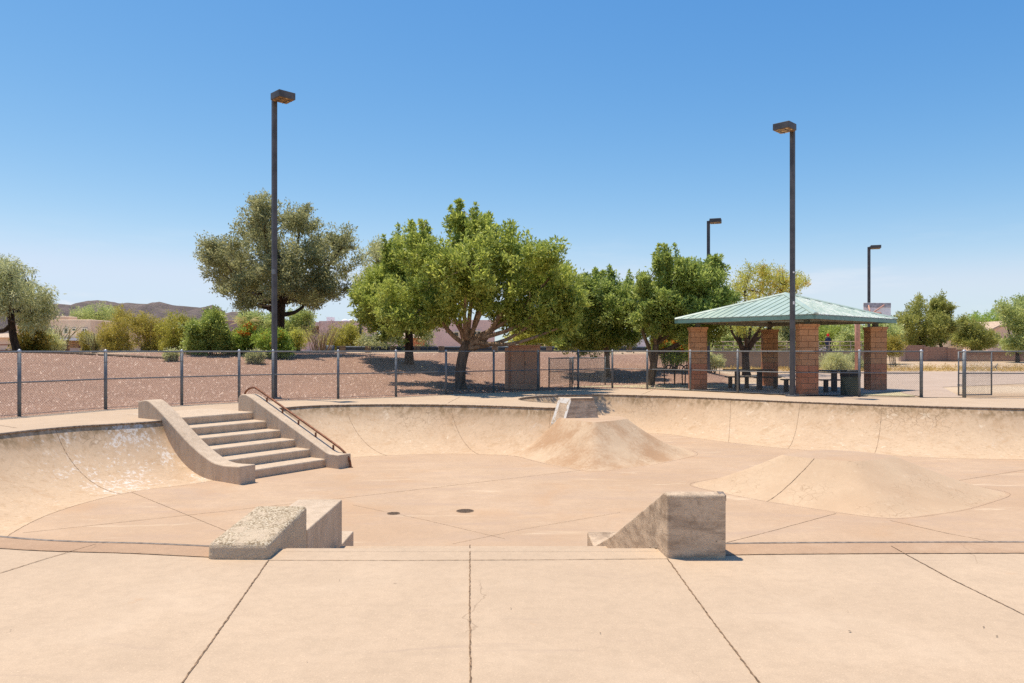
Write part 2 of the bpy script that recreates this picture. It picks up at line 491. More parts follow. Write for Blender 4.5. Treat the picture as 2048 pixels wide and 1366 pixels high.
def gravel_mat():
    t = NT('desert ground')
    at = t.n('Attribute'); at.attribute_name = 'gravel'
    g = at.outputs['Fac']
    vc = t.n('TexVoronoi'); vc.inputs['Scale'].default_value = 29.0
    t.l(t.pos, vc.inputs['Vector'])
    sep = t.n('SeparateColor'); t.l(vc.outputs['Color'], sep.inputs[0])
    c = t.mix(t.ramp(sep.outputs[0], 0.0, 1.0), (0.49, 0.295, 0.205), (0.66, 0.430, 0.310))
    c = t.mix(t.ramp(sep.outputs[1], 0.93, 0.99), c, (0.66, 0.48, 0.36))
    c = t.mix(t.ramp(vc.outputs['Distance'], 0.36, 0.66), c, (0.22, 0.125, 0.085))
    big = t.ramp(t.noise(0.5, 4), 0.35, 0.7)
    c = t.mix(t.math('MULTIPLY', big, 0.3), c, (0.52, 0.315, 0.215))
    d = t.mix(t.ramp(t.noise(0.16, 6, 0.6), 0.35, 0.65), (0.46, 0.32, 0.20), (0.58, 0.45, 0.31))
    d = t.mix(t.math('MULTIPLY', t.ramp(t.noise(5, 5, 0.7), 0.4, 0.7), 0.4), d, (0.30, 0.20, 0.12))
    col = t.mix(g, d, c)
    h = t.math('MULTIPLY', t.math('SUBTRACT', 0.6, vc.outputs['Distance']), g)
    t.bump(h, 0.9, 0.05)
    return t.done(col, 0.95, 0.0, 0.1)
M['ground'] = gravel_mat()

LEAF = 3.1
def leaf_mat(name, a, b, c, trans=0.48):
    if trans > 0.3: a, b, c = (tuple(min(0.85, q * LEAF) for q in w_) for w_ in (a, b, c))
    t = NT(name)
    r = t.geo.outputs['Random Per Island']
    rp = t.n('ValToRGB')
    e = rp.color_ramp.elements
    e[0].position = 0.0; e[0].color = (*a, 1)
    e[1].position = 1.0; e[1].color = (*c, 1)
    m = e.new(0.55); m.color = (*b, 1)
    t.l(r, rp.inputs[0])
    col = rp.outputs[0]
    big = t.ramp(t.noise(0.7, 3), 0.35, 0.65)
    col = t.mix(t.math('MULTIPLY', big, 0.30), col, c)
    t.done(col, 0.5, 0.0, 0.35)
    tr = t.n('BsdfTranslucent'); t.l(col, tr.inputs[0])
    mx = t.n('MixShader'); mx.inputs[0].default_value = trans
    t.l(t.b.outputs[0], mx.inputs[1]); t.l(tr.outputs[0], mx.inputs[2])
    out = t.t.nodes['Material Output']
    t.l(mx.outputs[0], out.inputs[0])
    return t.mat
M['ash'] = leaf_mat('ash leaves', (0.050, 0.070, 0.013), (0.108, 0.132, 0.025), (0.205, 0.215, 0.048))
M['ash2'] = leaf_mat('deep ash leaves', (0.045, 0.065, 0.015), (0.098, 0.125, 0.028), (0.19, 0.205, 0.052))
M['oak'] = leaf_mat('olive oak leaves', (0.060, 0.063, 0.029), (0.105, 0.106, 0.048), (0.18, 0.174, 0.080))
M['grey_green'] = leaf_mat('grey green leaves', (0.085, 0.095, 0.040), (0.14, 0.145, 0.062), (0.21, 0.205, 0.10))
M['mesquite'] = leaf_mat('mesquite leaves', (0.085, 0.105, 0.035), (0.14, 0.16, 0.055), (0.21, 0.22, 0.085))
M['olive'] = leaf_mat('creosote leaves', (0.085, 0.078, 0.015), (0.14, 0.12, 0.022), (0.19, 0.155, 0.033))
M['bright'] = leaf_mat('bright green leaves', (0.055, 0.085, 0.015), (0.10, 0.14, 0.024), (0.17, 0.20, 0.036))
M['paloverde'] = leaf_mat('palo verde leaves', (0.105, 0.115, 0.022), (0.165, 0.165, 0.034), (0.225, 0.21, 0.044))
M['yellow'] = leaf_mat('yellow blossom', (0.42, 0.28, 0.02), (0.58, 0.40, 0.03), (0.70, 0.50, 0.06), 0.2)
M['orange'] = leaf_mat('orange blossom', (0.62, 0.14, 0.01), (0.75, 0.22, 0.015), (0.80, 0.33, 0.03), 0.2)
M['pale'] = leaf_mat('pale shrub leaves', (0.13, 0.135, 0.055), (0.19, 0.19, 0.085), (0.25, 0.245, 0.12))
M['dry'] = leaf_mat('dry twigs', (0.20, 0.15, 0.10), (0.30, 0.22, 0.14), (0.40, 0.30, 0.19), 0.1)
M['straw'] = leaf_mat('dry grass', (0.42, 0.26, 0.06), (0.55, 0.36, 0.09), (0.62, 0.44, 0.14), 0.2)

def bark_mat(name, a, b):
    t = NT(name)
    f = t.noise(9, 5, 0.7, t.scale(1, 1, 0.22))
    t.bump(f, 0.9, 0.03)
    return t.done(t.mix(t.ramp(f, 0.35, 0.65), a, b), 0.95, 0, 0.1)
M['bark'] = bark_mat('grey brown bark', (0.085, 0.06, 0.042), (0.22, 0.16, 0.115))
M['dark_bark'] = bark_mat('dark bark', (0.035, 0.024, 0.018), (0.09, 0.062, 0.045))
M['limb'] = bark_mat('tan limb bark', (0.19, 0.12, 0.075), (0.38, 0.27, 0.18))

def stucco(name, c):
    t = NT(name)
    f = t.ramp(t.noise(0.8, 5, 0.65), 0.3, 0.7)
    t.bump(t.noise(22, 4), 0.3, 0.02)
    return t.done(t.mix(f, tuple(x * 0.9 for x in c), tuple(min(1, x * 1.06) for x in c)), 0.92, 0, 0.15)
M['stucco_tan'] = stucco('tan stucco', (0.78, 0.56, 0.385))
M['stucco_pink'] = stucco('pink stucco', (0.72, 0.51, 0.45))
M['stucco_cream'] = stucco('cream stucco', (0.82, 0.68, 0.48))
M['stucco_peach'] = stucco('peach stucco', (0.80, 0.57, 0.42))
M['brown_paint'] = stucco('brown cabinet paint', (0.62, 0.345, 0.215))
M['orange_stucco'] = stucco('orange stucco', (0.50, 0.22, 0.11))
M['tile'] = plain('clay tile', (0.50, 0.37, 0.26), 0.85, var=0.35, scale=5)
M['white'] = plain('white paint', (0.86, 0.85, 0.83), 0.5, var=0.06)
M['glass'] = plain('dark window', (0.06, 0.065, 0.06), 0.12, 0.0, 0.3, 0.8, 0.6)
M['wood'] = plain('weathered timber', (0.19, 0.135, 0.09), 0.9, var=0.4, scale=9)
M['rail_steel'] = plain('guard rail steel', (0.07, 0.085, 0.105), 0.5, 0.4, 0.25, 4, 0.4)
M['awning'] = plain('orange awning', (0.55, 0.16, 0.05), 0.7)
M['table'] = plain('dark brown coated metal', (0.058, 0.045, 0.040), 0.5, 0.1, 0.3, 9, 0.4)
M['black'] = plain('black', (0.02, 0.02, 0.02), 0.6)
M['shelter_steel'] = plain('grey green steel', (0.155, 0.165, 0.14), 0.55, 0.1, 0.2)
M['soffit'] = plain('soffit', (0.23, 0.20, 0.15), 0.8)
M['hoop_paint'] = plain('salmon paint', (0.56, 0.30, 0.215), 0.6, var=0.15)
M['skin'] = plain('skin', (0.42, 0.24, 0.17), 0.6)
M['cloth_blue'] = plain('dark blue cloth', (0.04, 0.05, 0.09), 0.9)
M['cloth_red'] = plain('red cloth', (0.65, 0.03, 0.03), 0.8)
M['slab'] = plain('shelter slab', (0.36, 0.31, 0.26), 0.8, var=0.15, scale=2)
M['path'] = concrete('path concrete', (0.52, 0.395, 0.30), (0.47, 0.35, 0.26))
M['granite'] = plain('decomposed granite', (0.50, 0.42, 0.25), 0.95, var=0.16, scale=9)

def block_mat(name, a, b, split=1.0):
    """masonry: courses 0.2 m high with mortar, lower courses redder"""
    t = NT(name)
    br = t.n('TexBrick')
    br.offset = 0.5
    br.inputs['Scale'].default_value = 1.0
    br.inputs['Brick Width'].default_value = 0.40
    br.inputs['Row Height'].default_value = 0.20
    br.inputs['Mortar Size'].default_value = 0.008
    br.inputs['Mortar Smooth'].default_value = 0.3
    br.inputs['Bias'].default_value = 0.0
    cv = t.n('CombineXYZ')
    t.l(t.math('ADD', t.xyz(0), t.xyz(1)), cv.inputs[0]); t.l(t.xyz(2), cv.inputs[1])
    t.l(cv.outputs[0], br.inputs['Vector'])
    z = t.xyz(2)
    k = t.math('GREATER_THAN', z, split)
    c1 = t.mix(k, tuple(x * 0.9 for x in b), tuple(x * 0.92 for x in a))
    c2 = t.mix(k, tuple(x * 1.12 for x in b), tuple(x * 1.1 for x in a))
    t.l(c1, br.inputs['Color1']); t.l(c2, br.inputs['Color2'])
    br.inputs['Mortar'].default_value = (a[0] * 0.36, a[1] * 0.34, a[2] * 0.34, 1)
    c = t.mix(t.math('MULTIPLY', t.ramp(t.noise(5, 5, 0.7), 0.35, 0.7), 0.3), br.outputs['Color'], tuple(x * 0.6 for x in b))
    t.bump(t.math('SUBTRACT', t.math('MULTIPLY', t.noise(18, 5, 0.7), 0.6), br.outputs['Fac']), 0.7, 0.02)
    return t.done(c, 0.92, 0, 0.15)
M['block'] = block_mat('split face block', (0.58, 0.30, 0.145), (0.55, 0.22, 0.115), 1.0)
M['wall_block'] = block_mat('brown block wall', (0.42, 0.255, 0.19), (0.44, 0.265, 0.195), 0.6)

def roof_mat():
    t = NT('green metal roof')
    f = t.ramp(t.noise(0.9, 5, 0.6), 0.35, 0.7)
    t.b.inputs['Coat Weight'].default_value = 0.25
    t.b.inputs['Coat Roughness'].default_value = 0.22
    return t.done(t.mix(f, (0.37, 0.46, 0.365), (0.46, 0.545, 0.44)), 0.42, 0.0, 0.6)
M['roof'] = roof_mat()
def glare_roof():  # whiter roof colour for the right slope: sky glare painted into it
    t = NT('roof paint with glare')
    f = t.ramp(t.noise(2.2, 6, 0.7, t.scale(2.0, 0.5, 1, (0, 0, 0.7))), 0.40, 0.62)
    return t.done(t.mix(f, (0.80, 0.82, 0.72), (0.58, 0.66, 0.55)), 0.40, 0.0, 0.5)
M['glare_roof'] = glare_roof()

def hill_mat(name, a, b, c):
    t = NT(name)
    f = t.ramp(t.noise(0.02, 6, 0.65), 0.35, 0.65)
    col = t.mix(f, a, b)
    g = t.ramp(t.vor(0.16), 0.15, 0.45, 1, 0)
    col = t.mix(t.math('MULTIPLY', g, 0.55), col, c)
    t.bump(t.noise(0.03, 8, 0.7), 1.0, 12)
    return t.done(col, 1.0, 0, 0.05)
M['hill'] = hill_mat('brown rocky hill', (0.155, 0.125, 0.118), (0.22, 0.175, 0.155), (0.135, 0.13, 0.07))
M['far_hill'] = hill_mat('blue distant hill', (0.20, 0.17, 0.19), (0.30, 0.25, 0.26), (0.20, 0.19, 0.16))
# ------------------------------------------------------------------ plan of the place
# fence posts (x, y), from left of the frame round to the gap in front of the shelter
FENCE = [(-12.75, 12.9), (-12.05, 14.95), (-11.2, 17.05), (-10.35, 19.1), (-9.07, 20.6), (-7.95, 21.85), (-7.2, 22.6), (-5.4, 23.3),
         (-3.76, 24.3), (-2.25, 25.6), (-0.65, 26.7), (0.97, 28.0), (2.55, 28.9), (4.0, 29.9), (5.22, 28.95),
         (6.62, 27.85), (7.93, 26.35), (9.2, 24.75), (11.25, 24.3), (13.07, 23.95)]
FENCE_RIGHT = [(14.35, 23.8), (16.4, 23.75), (18.5, 23.7), (20.6, 23.65)]
DECK = [(-13.6, -8), (-13.6, 8), (-13.3, 10.8)] + FENCE + FENCE_RIGHT + [(34, 23.4), (34, -8)]

def seg_dist(px, py, poly, closed=True):
    best = np.full(px.shape, 1e9)
    n = len(poly)
    for i in range(n if closed else n - 1):
        ax, ay = poly[i]; bx, by = poly[(i + 1) % n]
        dx, dy = bx - ax, by - ay
        t = np.clip(((px - ax) * dx + (py - ay) * dy) / (dx * dx + dy * dy + 1e-9), 0, 1)
        best = np.minimum(best, np.hypot(px - ax - t * dx, py - ay - t * dy))
    return best

def inside(px, py, poly):
    c = np.zeros(px.shape, bool)
    n = len(poly)
    for i in range(n):
        ax, ay = poly[i]; bx, by = poly[i - 1]
        with np.errstate(divide='ignore', invalid='ignore'):
            xi = (bx - ax) * (py - ay) / (by - ay + 1e-12) + ax
        c ^= ((ay > py) != (by > py)) & (px < xi)
    return c

def sstep(x):
    x = np.clip(x, 0, 1)
    return x * x * (3 - 2 * x)

def ground_z(px, py):
    px = np.asarray(px, float); py = np.asarray(py, float)
    d = seg_dist(px, py, DECK)
    ins = inside(px, py, DECK)
    d = np.where(ins, -d, d)
    side = sstep((px + 3) / 8.0)
    start = 0.9 + 3.2 * side
    ratio = px / np.maximum(py, 4.0)
    fade = 1 - sstep((ratio - 0.185) / 0.115)
    back = np.where(py > 0, 1.0, 0.0)
    z = 1.36 * sstep((d - start) / 12.5 * 0.85 + 0.03 * (d > start)) * fade * back
    z = z + 0.9 * sstep((py - 75) / 60) * sstep((ratio - 0.3) / 0.15)       # the dirt rises to the block wall on the right
    und = 0.05 * np.sin(px * 0.7) * np.cos(py * 0.53) * sstep((d - 2) / 6) * (ratio < 0.3)
    return np.where(d < 0, -0.06, z - 0.012 * (d < 0.6) + und), d, fade

def gz(x, y):
    return float(ground_z(np.array([x]), np.array([y]))[0][0])

# ------------------------------------------------------------------ ground sheet (open where the skatepark deck lies)
def axis(a, b, step, far, k=1.17):
    mid = list(np.arange(a, b, step))
    s, x, hi = step, b, []
    while x < far:
        hi.append(x); s *= k; x += s
    s, x, lo = step, a, []
    while x > -far:
        s *= k; x -= s; lo.append(x)
    return np.array(lo[::-1] + mid + hi)
gx = axis(-32, 36, 0.5, 7000)
gy = axis(-10, 62, 0.5, 7000)
GX, GY = np.meshgrid(gx, gy)
GZ, GD, GF = ground_z(GX, GY)
GZ = GZ + np.where(np.hypot(GX, GY) > 1200, -3.0, 0)
nx, ny = len(gx), len(gy)
verts = np.stack([GX.ravel(), GY.ravel(), GZ.ravel()], 1)
idx = np.arange(nx * ny).reshape(ny, nx)
quads = np.stack([idx[:-1, :-1], idx[:-1, 1:], idx[1:, 1:], idx[1:, :-1]], -1).reshape(-1, 4)
keep = (GD.ravel()[quads] > -0.9).any(1)
quads = quads[keep]

def np_mesh(name, v, q, mats, parent=None, smooth=False, mi=None, sub=None):
    v = np.asarray(v, np.float32); q = np.asarray(q, np.int32)
    if parent is not None:
        v = v - np.array(wloc(parent), np.float32)
    me = bpy.data.meshes.new(name)
    k = q.shape[1]
    me.vertices.add(len(v)); me.vertices.foreach_set('co', v.ravel())
    me.loops.add(q.size); me.loops.foreach_set('vertex_index', q.ravel())
    me.polygons.add(len(q)); me.polygons.foreach_set('loop_start', np.arange(0, q.size, k, dtype=np.int32))
    me.polygons.foreach_set('loop_total', np.full(len(q), k, np.int32))
    for m in (mats if isinstance(mats, (list, tuple)) else [mats]):
        me.materials.append(m)
    if mi is not None: me.polygons.foreach_set('material_index', np.asarray(mi, np.int32))
    if smooth: me.polygons.foreach_set('use_smooth', np.ones(len(q), bool))
    me.update(calc_edges=True)
    me.validate()
    o = bpy.data.objects.new(name, me)
    COL.objects.link(o)
    if parent is not None: o.parent = parent
    return o
gnd = np_mesh('ground', verts, quads, M['ground'], smooth=True)
tag(gnd, kind='structure')
gr = sstep((19.0 - GD) / 4.0) * (GF > 0.02) * np.where(GX / np.maximum(GY, 4) < 0.29, 1, 0)
a = gnd.data.attributes.new('gravel', 'FLOAT', 'POINT')
a.data.foreach_set('value', gr.ravel().astype(np.float32))

def sheet(name, pts, z, mat, kind='structure'):
    m = MB()
    tris = tessellate_polygon([[Vector((p[0], p[1], z)) for p in pts]])
    m.add([(p[0], p[1], z) for p in pts], tris)
    o = m.build(name, mat)
    for p in o.data.polygons:
        pass
    return tag(o, kind=kind)

# ------------------------------------------------------------------ bowl: lip and floor lines in pairs
D = 1.1
PAIRS = [((-1.75, 5.67), (-1.75, 7.45)), ((-2.75, 5.80), (-2.6, 7.5)), ((-4.1, 6.02), (-3.7, 7.75)), ((-6.5, 7.0), (-5.6, 8.55)), ((-8.6, 9.2), (-6.8, 9.9)),
         ((-9.4, 11.4), (-7.28, 11.4)), ((-9.3, 13.4), (-7.3, 12.7)), ((-8.68, 14.9), (-6.95, 13.85)), ((-7.65, 15.85), (-6.15, 14.7)),
         ((-7.22, 17.43), (-5.3, 16.3)), ((-6.52, 18.59), (-4.7, 17.4)), ((-5.4, 20.45), (-3.75, 18.3)), ((-3.14, 21.0), (-1.87, 18.85)),
         ((-0.9, 20.6), (-0.3, 18.65)), ((1.02, 19.75), (0.7, 18.0)), ((2.0, 19.85), (2.3, 17.9)), ((2.25, 20.5), (4.0, 18.9)),
         ((1.3, 21.2), (3.7, 21.0)), ((0.45, 22.2), (3.4, 22.1)), ((0.2, 23.2), (3.3, 22.7)), ((0.55, 24.3), (3.5, 23.1)),
         ((1.43, 25.1), (3.9, 23.4)), ((2.95, 25.7), (4.3, 23.55)), ((4.6, 25.1), (4.85, 23.3)), ((6.0, 24.15), (5.6, 22.0)),
         ((8.47, 22.06), (7.3, 19.85)), ((11.3, 20.27), (10.1, 18.25)), ((13.3, 19.48), (12.35, 17.85)), ((16, 18.9), (15.3, 17.3)),
         ((18.5, 16.8), (16.9, 15.7)), ((19, 13), (17.2, 12.7)), ((18.5, 9), (16.8, 9.5)), ((16.8, 6.4), (15.6, 7.9)), ((13.5, 5.90), (13.4, 7.55)),
         ((8, 5.87), (8, 7.5)), ((3.5, 5.85), (3.5, 7.5)), ((1.55, 5.80), (1.55, 7.5)), ((1.05, 5.68), (1.05, 7.5)), ((0.0, 5.67), (0.0, 7.5))]
SUBN = 8
lip = [p.to_2d() for p in catmull([(a[0], a[1], 0) for a, b in PAIRS], SUBN, True)]
flo = [p.to_2d() for p in catmull([(b[0], b[1], 0) for a, b in PAIRS], SUBN, True)]
NL = len(lip)
TH = R(64)
NT_ = 14
def wall_pt(i, t):
    i %= NL
    th = TH * t
    h = math.sin(th) / math.sin(TH)
    zz = -D + D * (1 - math.cos(th)) / (1 - math.cos(TH))
    p = flo[i].lerp(lip[i], h)
    return Vector((p.x, p.y, zz - 0.02 * t))
m = MB()
vs = [wall_pt(i, t / NT_) for i in range(NL) for t in range(NT_ + 1)]
K = NT_ + 1
fs = [(i * K + t, ((i + 1) % NL) * K + t, ((i + 1) % NL) * K + t + 1, i * K + t + 1) for i in range(NL) for t in range(NT_)]
m.add(vs, fs, 0)
def near_lip(x, y):
    return min(range(NL), key=lambda i: (lip[i].x - x) ** 2 + (lip[i].y - y) ** 2)
wall_o = MB(); wall_o.add(vs, fs, 0)
wall = wall_o.build('bowl_wall', M['wall'], smooth=True)
tag(wall, kind='structure')
seam = MB()
for px, py in ((118, 855), (887, 810), (1095, 815), (1435, 798), (1604, 803), (1753, 809), (2036, 816), (700, 810)):
    g = G(px, py)
    i = near_lip(g.x, g.y)
    pts = [wall_pt(i, t / NT_) for t in range(NT_ + 1)]
    ups = []
    for t in range(NT_ + 1):
        a1 = wall_pt(i, min(1, t / NT_ + 0.02)) - wall_pt(i, max(0, t / NT_ - 0.02))
        b1 = wall_pt(i + 1, t / NT_) - wall_pt(i - 1, t / NT_)
        nn = a1.cross(b1)
        ups.append(nn if nn.z > 0 else -nn)
    seam.ribbon(pts, 0.008, 0.003, up=Vector((0, 0, 1)), ups=ups)
# floor
fl = MB()
ring = [Vector((p.x, p.y, -D)) for p in flo]
fl.add(ring, tessellate_polygon([ring]))
floor = fl.build('bowl_floor', M['floor'])
tag(floor, kind='structure')
def floor_line(px, w=0.0065, jit=0.003):
    seam.ribbon([G(x, y, -D) for x, y in px], w, jit)
floor_line([(690, 996), (870, 975), (1160, 941)])
floor_line([(45, 1066), (425, 1025), (690, 996)])
floor_line([(262, 984), (455, 1063), (640, 1120)])
floor_line([(1420, 1094), (1540, 1063), (1672, 1027)])
floor_line([(1780, 1041), (1900, 1068), (2048, 1095)], 0.007)
floor_line([(1900, 964), (2048, 940)])
floor_line([(705, 1010), (850, 1040), (1010, 1078)], 0.004)
floor_line([(905, 1088), (1050, 1058), (1240, 1025)], 0.004)
# the joint where floor meets wall
seam.ribbon([Vector((p.x, p.y, -D)) for p in flo] + [Vector((flo[0].x, flo[0].y, -D))], 0.007, 0.004)
sm = seam.build('bowl_joints', M['fine_joint'])
tag(sm, kind='structure')

# ------------------------------------------------------------------ deck with the bowl cut out of it
dk = MB()
outer = [Vector((x, y, 0)) for x, y in DECK]
hole = [Vector((p.x, p.y, 0)) for p in lip]
tris = tessellate_polygon([outer, hole])
dk.add(outer + hole, tris, 0)
no = len(outer)
dk.add([v for v in hole] + [v + Vector((0, 0, -0.07)) for v in hole], [(i, (i + 1) % NL, NL + (i + 1) % NL, NL + i) for i in range(NL)], 0)
dk.add([v for v in outer] + [v + Vector((0, 0, -0.12)) for v in outer], [(i, (i + 1) % no, no + (i + 1) % no, no + i) for i in range(no)], 0)
deck = dk.build('deck', M['deck'])
tag(deck, kind='structure')
# coping along the lip
cp = MB()
rg = [Vector((p.x, p.y, 0)) for p in lip]
cp_v, cp_f = [], []
for i, p in enumerate(rg):
    t = (rg[(i + 1) % NL] - rg[i - 1]).normalized()
    s = Vector((t.y, -t.x, 0))                       # towards the bowl
    f3 = Vector((flo[i].x, flo[i].y, 0)) - p
    if s.dot(f3) < 0: s = -s
    for a_, z_ in ((-0.012, 0.006), (0.020, 0.007), (0.028, -0.010), (0.022, -0.030), (0.0, -0.035)):
        cp_v.append(p + s * a_ + Vector((0, 0, z_)))
for i in range(NL):
    if -1.8 < rg[i].x < 1.12 and rg[i].y < 6: continue      # the steps break the coping
    for k in range(4):
        j = (i + 1) % NL
        cp_f.append((i * 5 + k, j * 5 + k, j * 5 + k + 1, i * 5 + k + 1))
cp.add(cp_v, cp_f)
co_ = cp.build('coping', M['coping'], smooth=True)
tag(co_, kind='structure')
# pale brown band along the near lip
bd = MB()
bpts = [G(-160, 1096), G(0, 1102), G(200, 1106.5), G(415, 1112), G(450, 1113)]
i0, i1 = near_lip(-6.4, 6.95), near_lip(-1.9, 5.72)
seq = list(range(min(i0, i1), max(i0, i1) + 1))
def band(seq, depth):
    vs = []
    for i in seq:
        p = rg[i]
        t = (rg[(i + 1) % NL] - rg[i - 1]).normalized()
        s = Vector((t.y, -t.x, 0))
        f3 = Vector((flo[i].x, flo[i].y, 0)) - p
        if s.dot(f3) > 0: s = -s
        vs += [p + s * 0.012 + Vector((0, 0, 0.004)), p + s * depth + Vector((0, 0, 0.004))]
    bd.add(vs, [(2 * k, 2 * k + 1, 2 * k + 3, 2 * k + 2) for k in range(len(seq) - 1)])
    return [vs[2 * k + 1] for k in range(len(seq))]
e1 = band(seq, 0.27)
j0 = near_lip(17.5, 7.2)
seq2 = [k for k in range(j0, NL)]
seq2 = [k for k in seq2 if rg[k].x > 1.2]
e2 = band(seq2, 0.31)
band_o = bd.build('lip_band', M['band'])
tag(band_o, kind='structure')
dj = MB()
def deck_line(px, w=0.009, jit=0.005):
    dj.ribbon([G(x, y) for x, y in px], w, jit, step=0.025)
deck_line([(537, 1121), (450, 1246), (365, 1366), (240, 1545)], 0.0055, 0.0022)
deck_line([(940, 1090), (939.5, 1200), (941, 1366), (942, 1600)], 0.0055, 0.0022)
deck_line([(1335, 1118), (1420, 1236), (1518, 1366), (1650, 1545)], 0.0055, 0.0022)
deck_line([(1782, 1093), (1905, 1160), (2048, 1230), (2300, 1352)], 0.005, 0.0022)
deck_line([(192, 1089), (95, 1117), (0, 1147), (-220, 1210)], 0.0045, 0.002)
deck_line([(537, 1121), (800, 1121.5), (1100, 1120), (1335, 1118)], 0.0045, 0.002)
fj = MB()
for ed in (e1, e2):
    fj.ribbon([p + Vector((0, 0, 0.002)) for p in ed], 0.004, 0.002, step=0.03)
deck_line([(896, 806), (920, 794)], 0.010, 0.004)
deck_line([(1283, 789), (1306, 780)], 0.010, 0.004)
deck_line([(0, 851), (33, 856)], 0.008, 0.004)
deck_line([(385, 815), (500, 806)], 0.007, 0.003)
djo = dj.build('deck_joints', M['joint'])
tag(djo, kind='structure')
tag(fj.build('band_joints', M['fine_joint']), kind='structure')

# ------------------------------------------------------------------ flights of steps and the ledges beside them
def frame(o, u, w):
    """local (s along u, w across, z) to world"""
    o = Vector(o); u = Vector(u).normalized(); w = Vector(w).normalized()
    return lambda s, ww, z: o + u * s + w * ww + Vector((0, 0, z))
def swept(fr, prof, w0, w1):
    """closed (s, z) profile swept from w0 to w1"""
    m = MB()
    m.prism([fr(s, w0, z) for s, z in prof], [fr(s, w1, z) for s, z in prof])
    return m
# far stairs run down to the right
FR = frame((-5.26, 14.5, 0), (-0.815, 0.58, 0), (0.58, 0.815, 0))
RIS = D / 6
prof = [(0.38, -D - 0.05)]
for k in range(6):
    s = 0.38 + k * 0.524
    z = -D + (k + 1) * RIS
    if k == 5: z = 0.008
    prof += [(s + 0.02, z - RIS if k else -D - 0.05), (s, z - 0.03), (s + 0.012, z)]
prof += [(4.9, 0.008), (4.9, -D - 0.05)]
prof = prof[1:]
far_st = swept(FR, prof, 0.34, 2.45).build('concrete_steps', M['ledge'], bevel=0.012)
tag(far_st, 'far flight of six concrete steps between two sloping side walls, leading into the bowl', 'steps')
def ledge_prof(z_top, round_=True):
    top = [(3.75, 0.0), (3.75, z_top), (3.35, z_top + 0.005), (3.15, z_top - 0.03), (2.9, z_top - 0.14)]
    return top
pts = catmull([(3.76, 0.36, 0), (3.45, 0.41, 0), (3.2, 0.35, 0), (2.75, 0.13, 0), (1.75, -0.42, 0), (1.05, -0.70, 0), (0.72, -0.76, 0), (0.42, -0.765, 0), (0.0, -0.74, 0)], 5)
prof = [(3.76, -D - 0.1)] + [(p.x, p.y) for p in pts] + [(0.0, -D - 0.05)]
la = swept(FR, prof, 0.0, 0.36).build('concrete_ledge', M['ledge'], bevel=0.025, seg=3)
tag(la, 'smooth curved concrete side wall without a rail, left of the far steps', 'ledge', 'concrete ledges beside the steps')
pts = catmull([(3.6, 0.30, 0), (3.5, 0.40, 0), (3.3, 0.42, 0), (3.05, 0.33, 0), (1.75, -0.33, 0), (0.45, -0.77, 0), (0.22, -0.80, 0), (-0.05, -0.80, 0)], 5)
pts = [Vector((3.6, 0.32, 0)), Vector((3.54, 0.385, 0)), Vector((3.44, 0.42, 0)), Vector((3.28, 0.415, 0)), Vector((3.1, 0.36, 0)), Vector((0.36, -0.765, 0)), Vector((0.25, -0.79, 0)), Vector((-0.05, -0.795, 0))]
prof = [(3.6, -D - 0.1)] + [(p.x, p.y) for p in pts] + [(-0.05, -D - 0.05)]
lb = swept(FR, prof, 2.43, 2.80).build('concrete_ledge', M['ledge'], bevel=0.02, seg=3)
tag(lb, 'straight sloping concrete side wall carrying the rusty rail, right of the far steps', 'ledge', 'concrete ledges beside the steps')
# rail
rail = thing('grind_rail', 'rusty brown round rail curving down over the right side wall of the far steps', 'rail', FR(0.0, 2.74, -D))
rp = catmull([FR(3.72, 2.70, 0.36), FR(3.66, 2.70, 0.47), FR(3.5, 2.70, 0.555), FR(3.3, 2.70, 0.575), FR(3.05, 2.70, 0.49), FR(2.0, 2.70, 0.06), FR(1.0, 2.70, -0.35), FR(0.35, 2.70, -0.62),
              FR(0.12, 2.71, -0.74), FR(-0.06, 2.73, -0.90), FR(-0.11, 2.74, -1.10)], 6)
mm = MB(); mm.tube(rp, 0.026, 10); mm.build('rail_bar', M['rust'], rail, smooth=True)
for s in (2.82, 2.22, 1.63, 1.02, 0.42):
    zt = 0.36 - (3.1 - s) / 2.74 * 1.125
    mm = MB(); mm.box(FR(s, 2.70, zt + 0.035), (0.045, 0.02, 0.14), math.atan2(0.58, -0.815)); mm.build('rail_post', M['rust'], rail)
mm = MB(); mm.lathe(FR(-0.11, 2.74, -D), [(0.05, 0.0), (0.05, 0.012)], 12); mm.build('base_plate', M['rust'], rail)

# near stairs, falling away from the camera
NS = MB()
nst = [(-1.72, 5.42), (1.10, 5.42)]
def strip(y0, y1, z0, zb, xl, xr0, xr1):
    NS.prism([(xl, y0, zb), (xr0, y0, zb), (xr1, y1, zb), (xl, y1, zb)], [(xl, y0, z0), (xr0, y0, z0), (xr1, y1, z0), (xl, y1, z0)])
strip(5.58, 5.685, 0.005, -0.6, -1.72, 1.10, 1.09)
strip(5.685, 6.45, -0.23, -D - 0.05, -1.72, 1.11, 1.04)
strip(6.45, 7.50, -0.452, -D - 0.05, -1.72, 1.04, 0.95)
strip(7.50, 7.85, -0.69, -D - 0.05, -1.72, 0.95, 0.93)
strip(7.85, 8.2, -0.90, -D - 0.05, -1.72, 0.93, 0.90)
near_st = NS.build('concrete_steps', M['deck'], bevel=0.015)
tag(near_st, 'near flight of wide concrete steps dropping from the foreground deck into the bowl', 'steps')
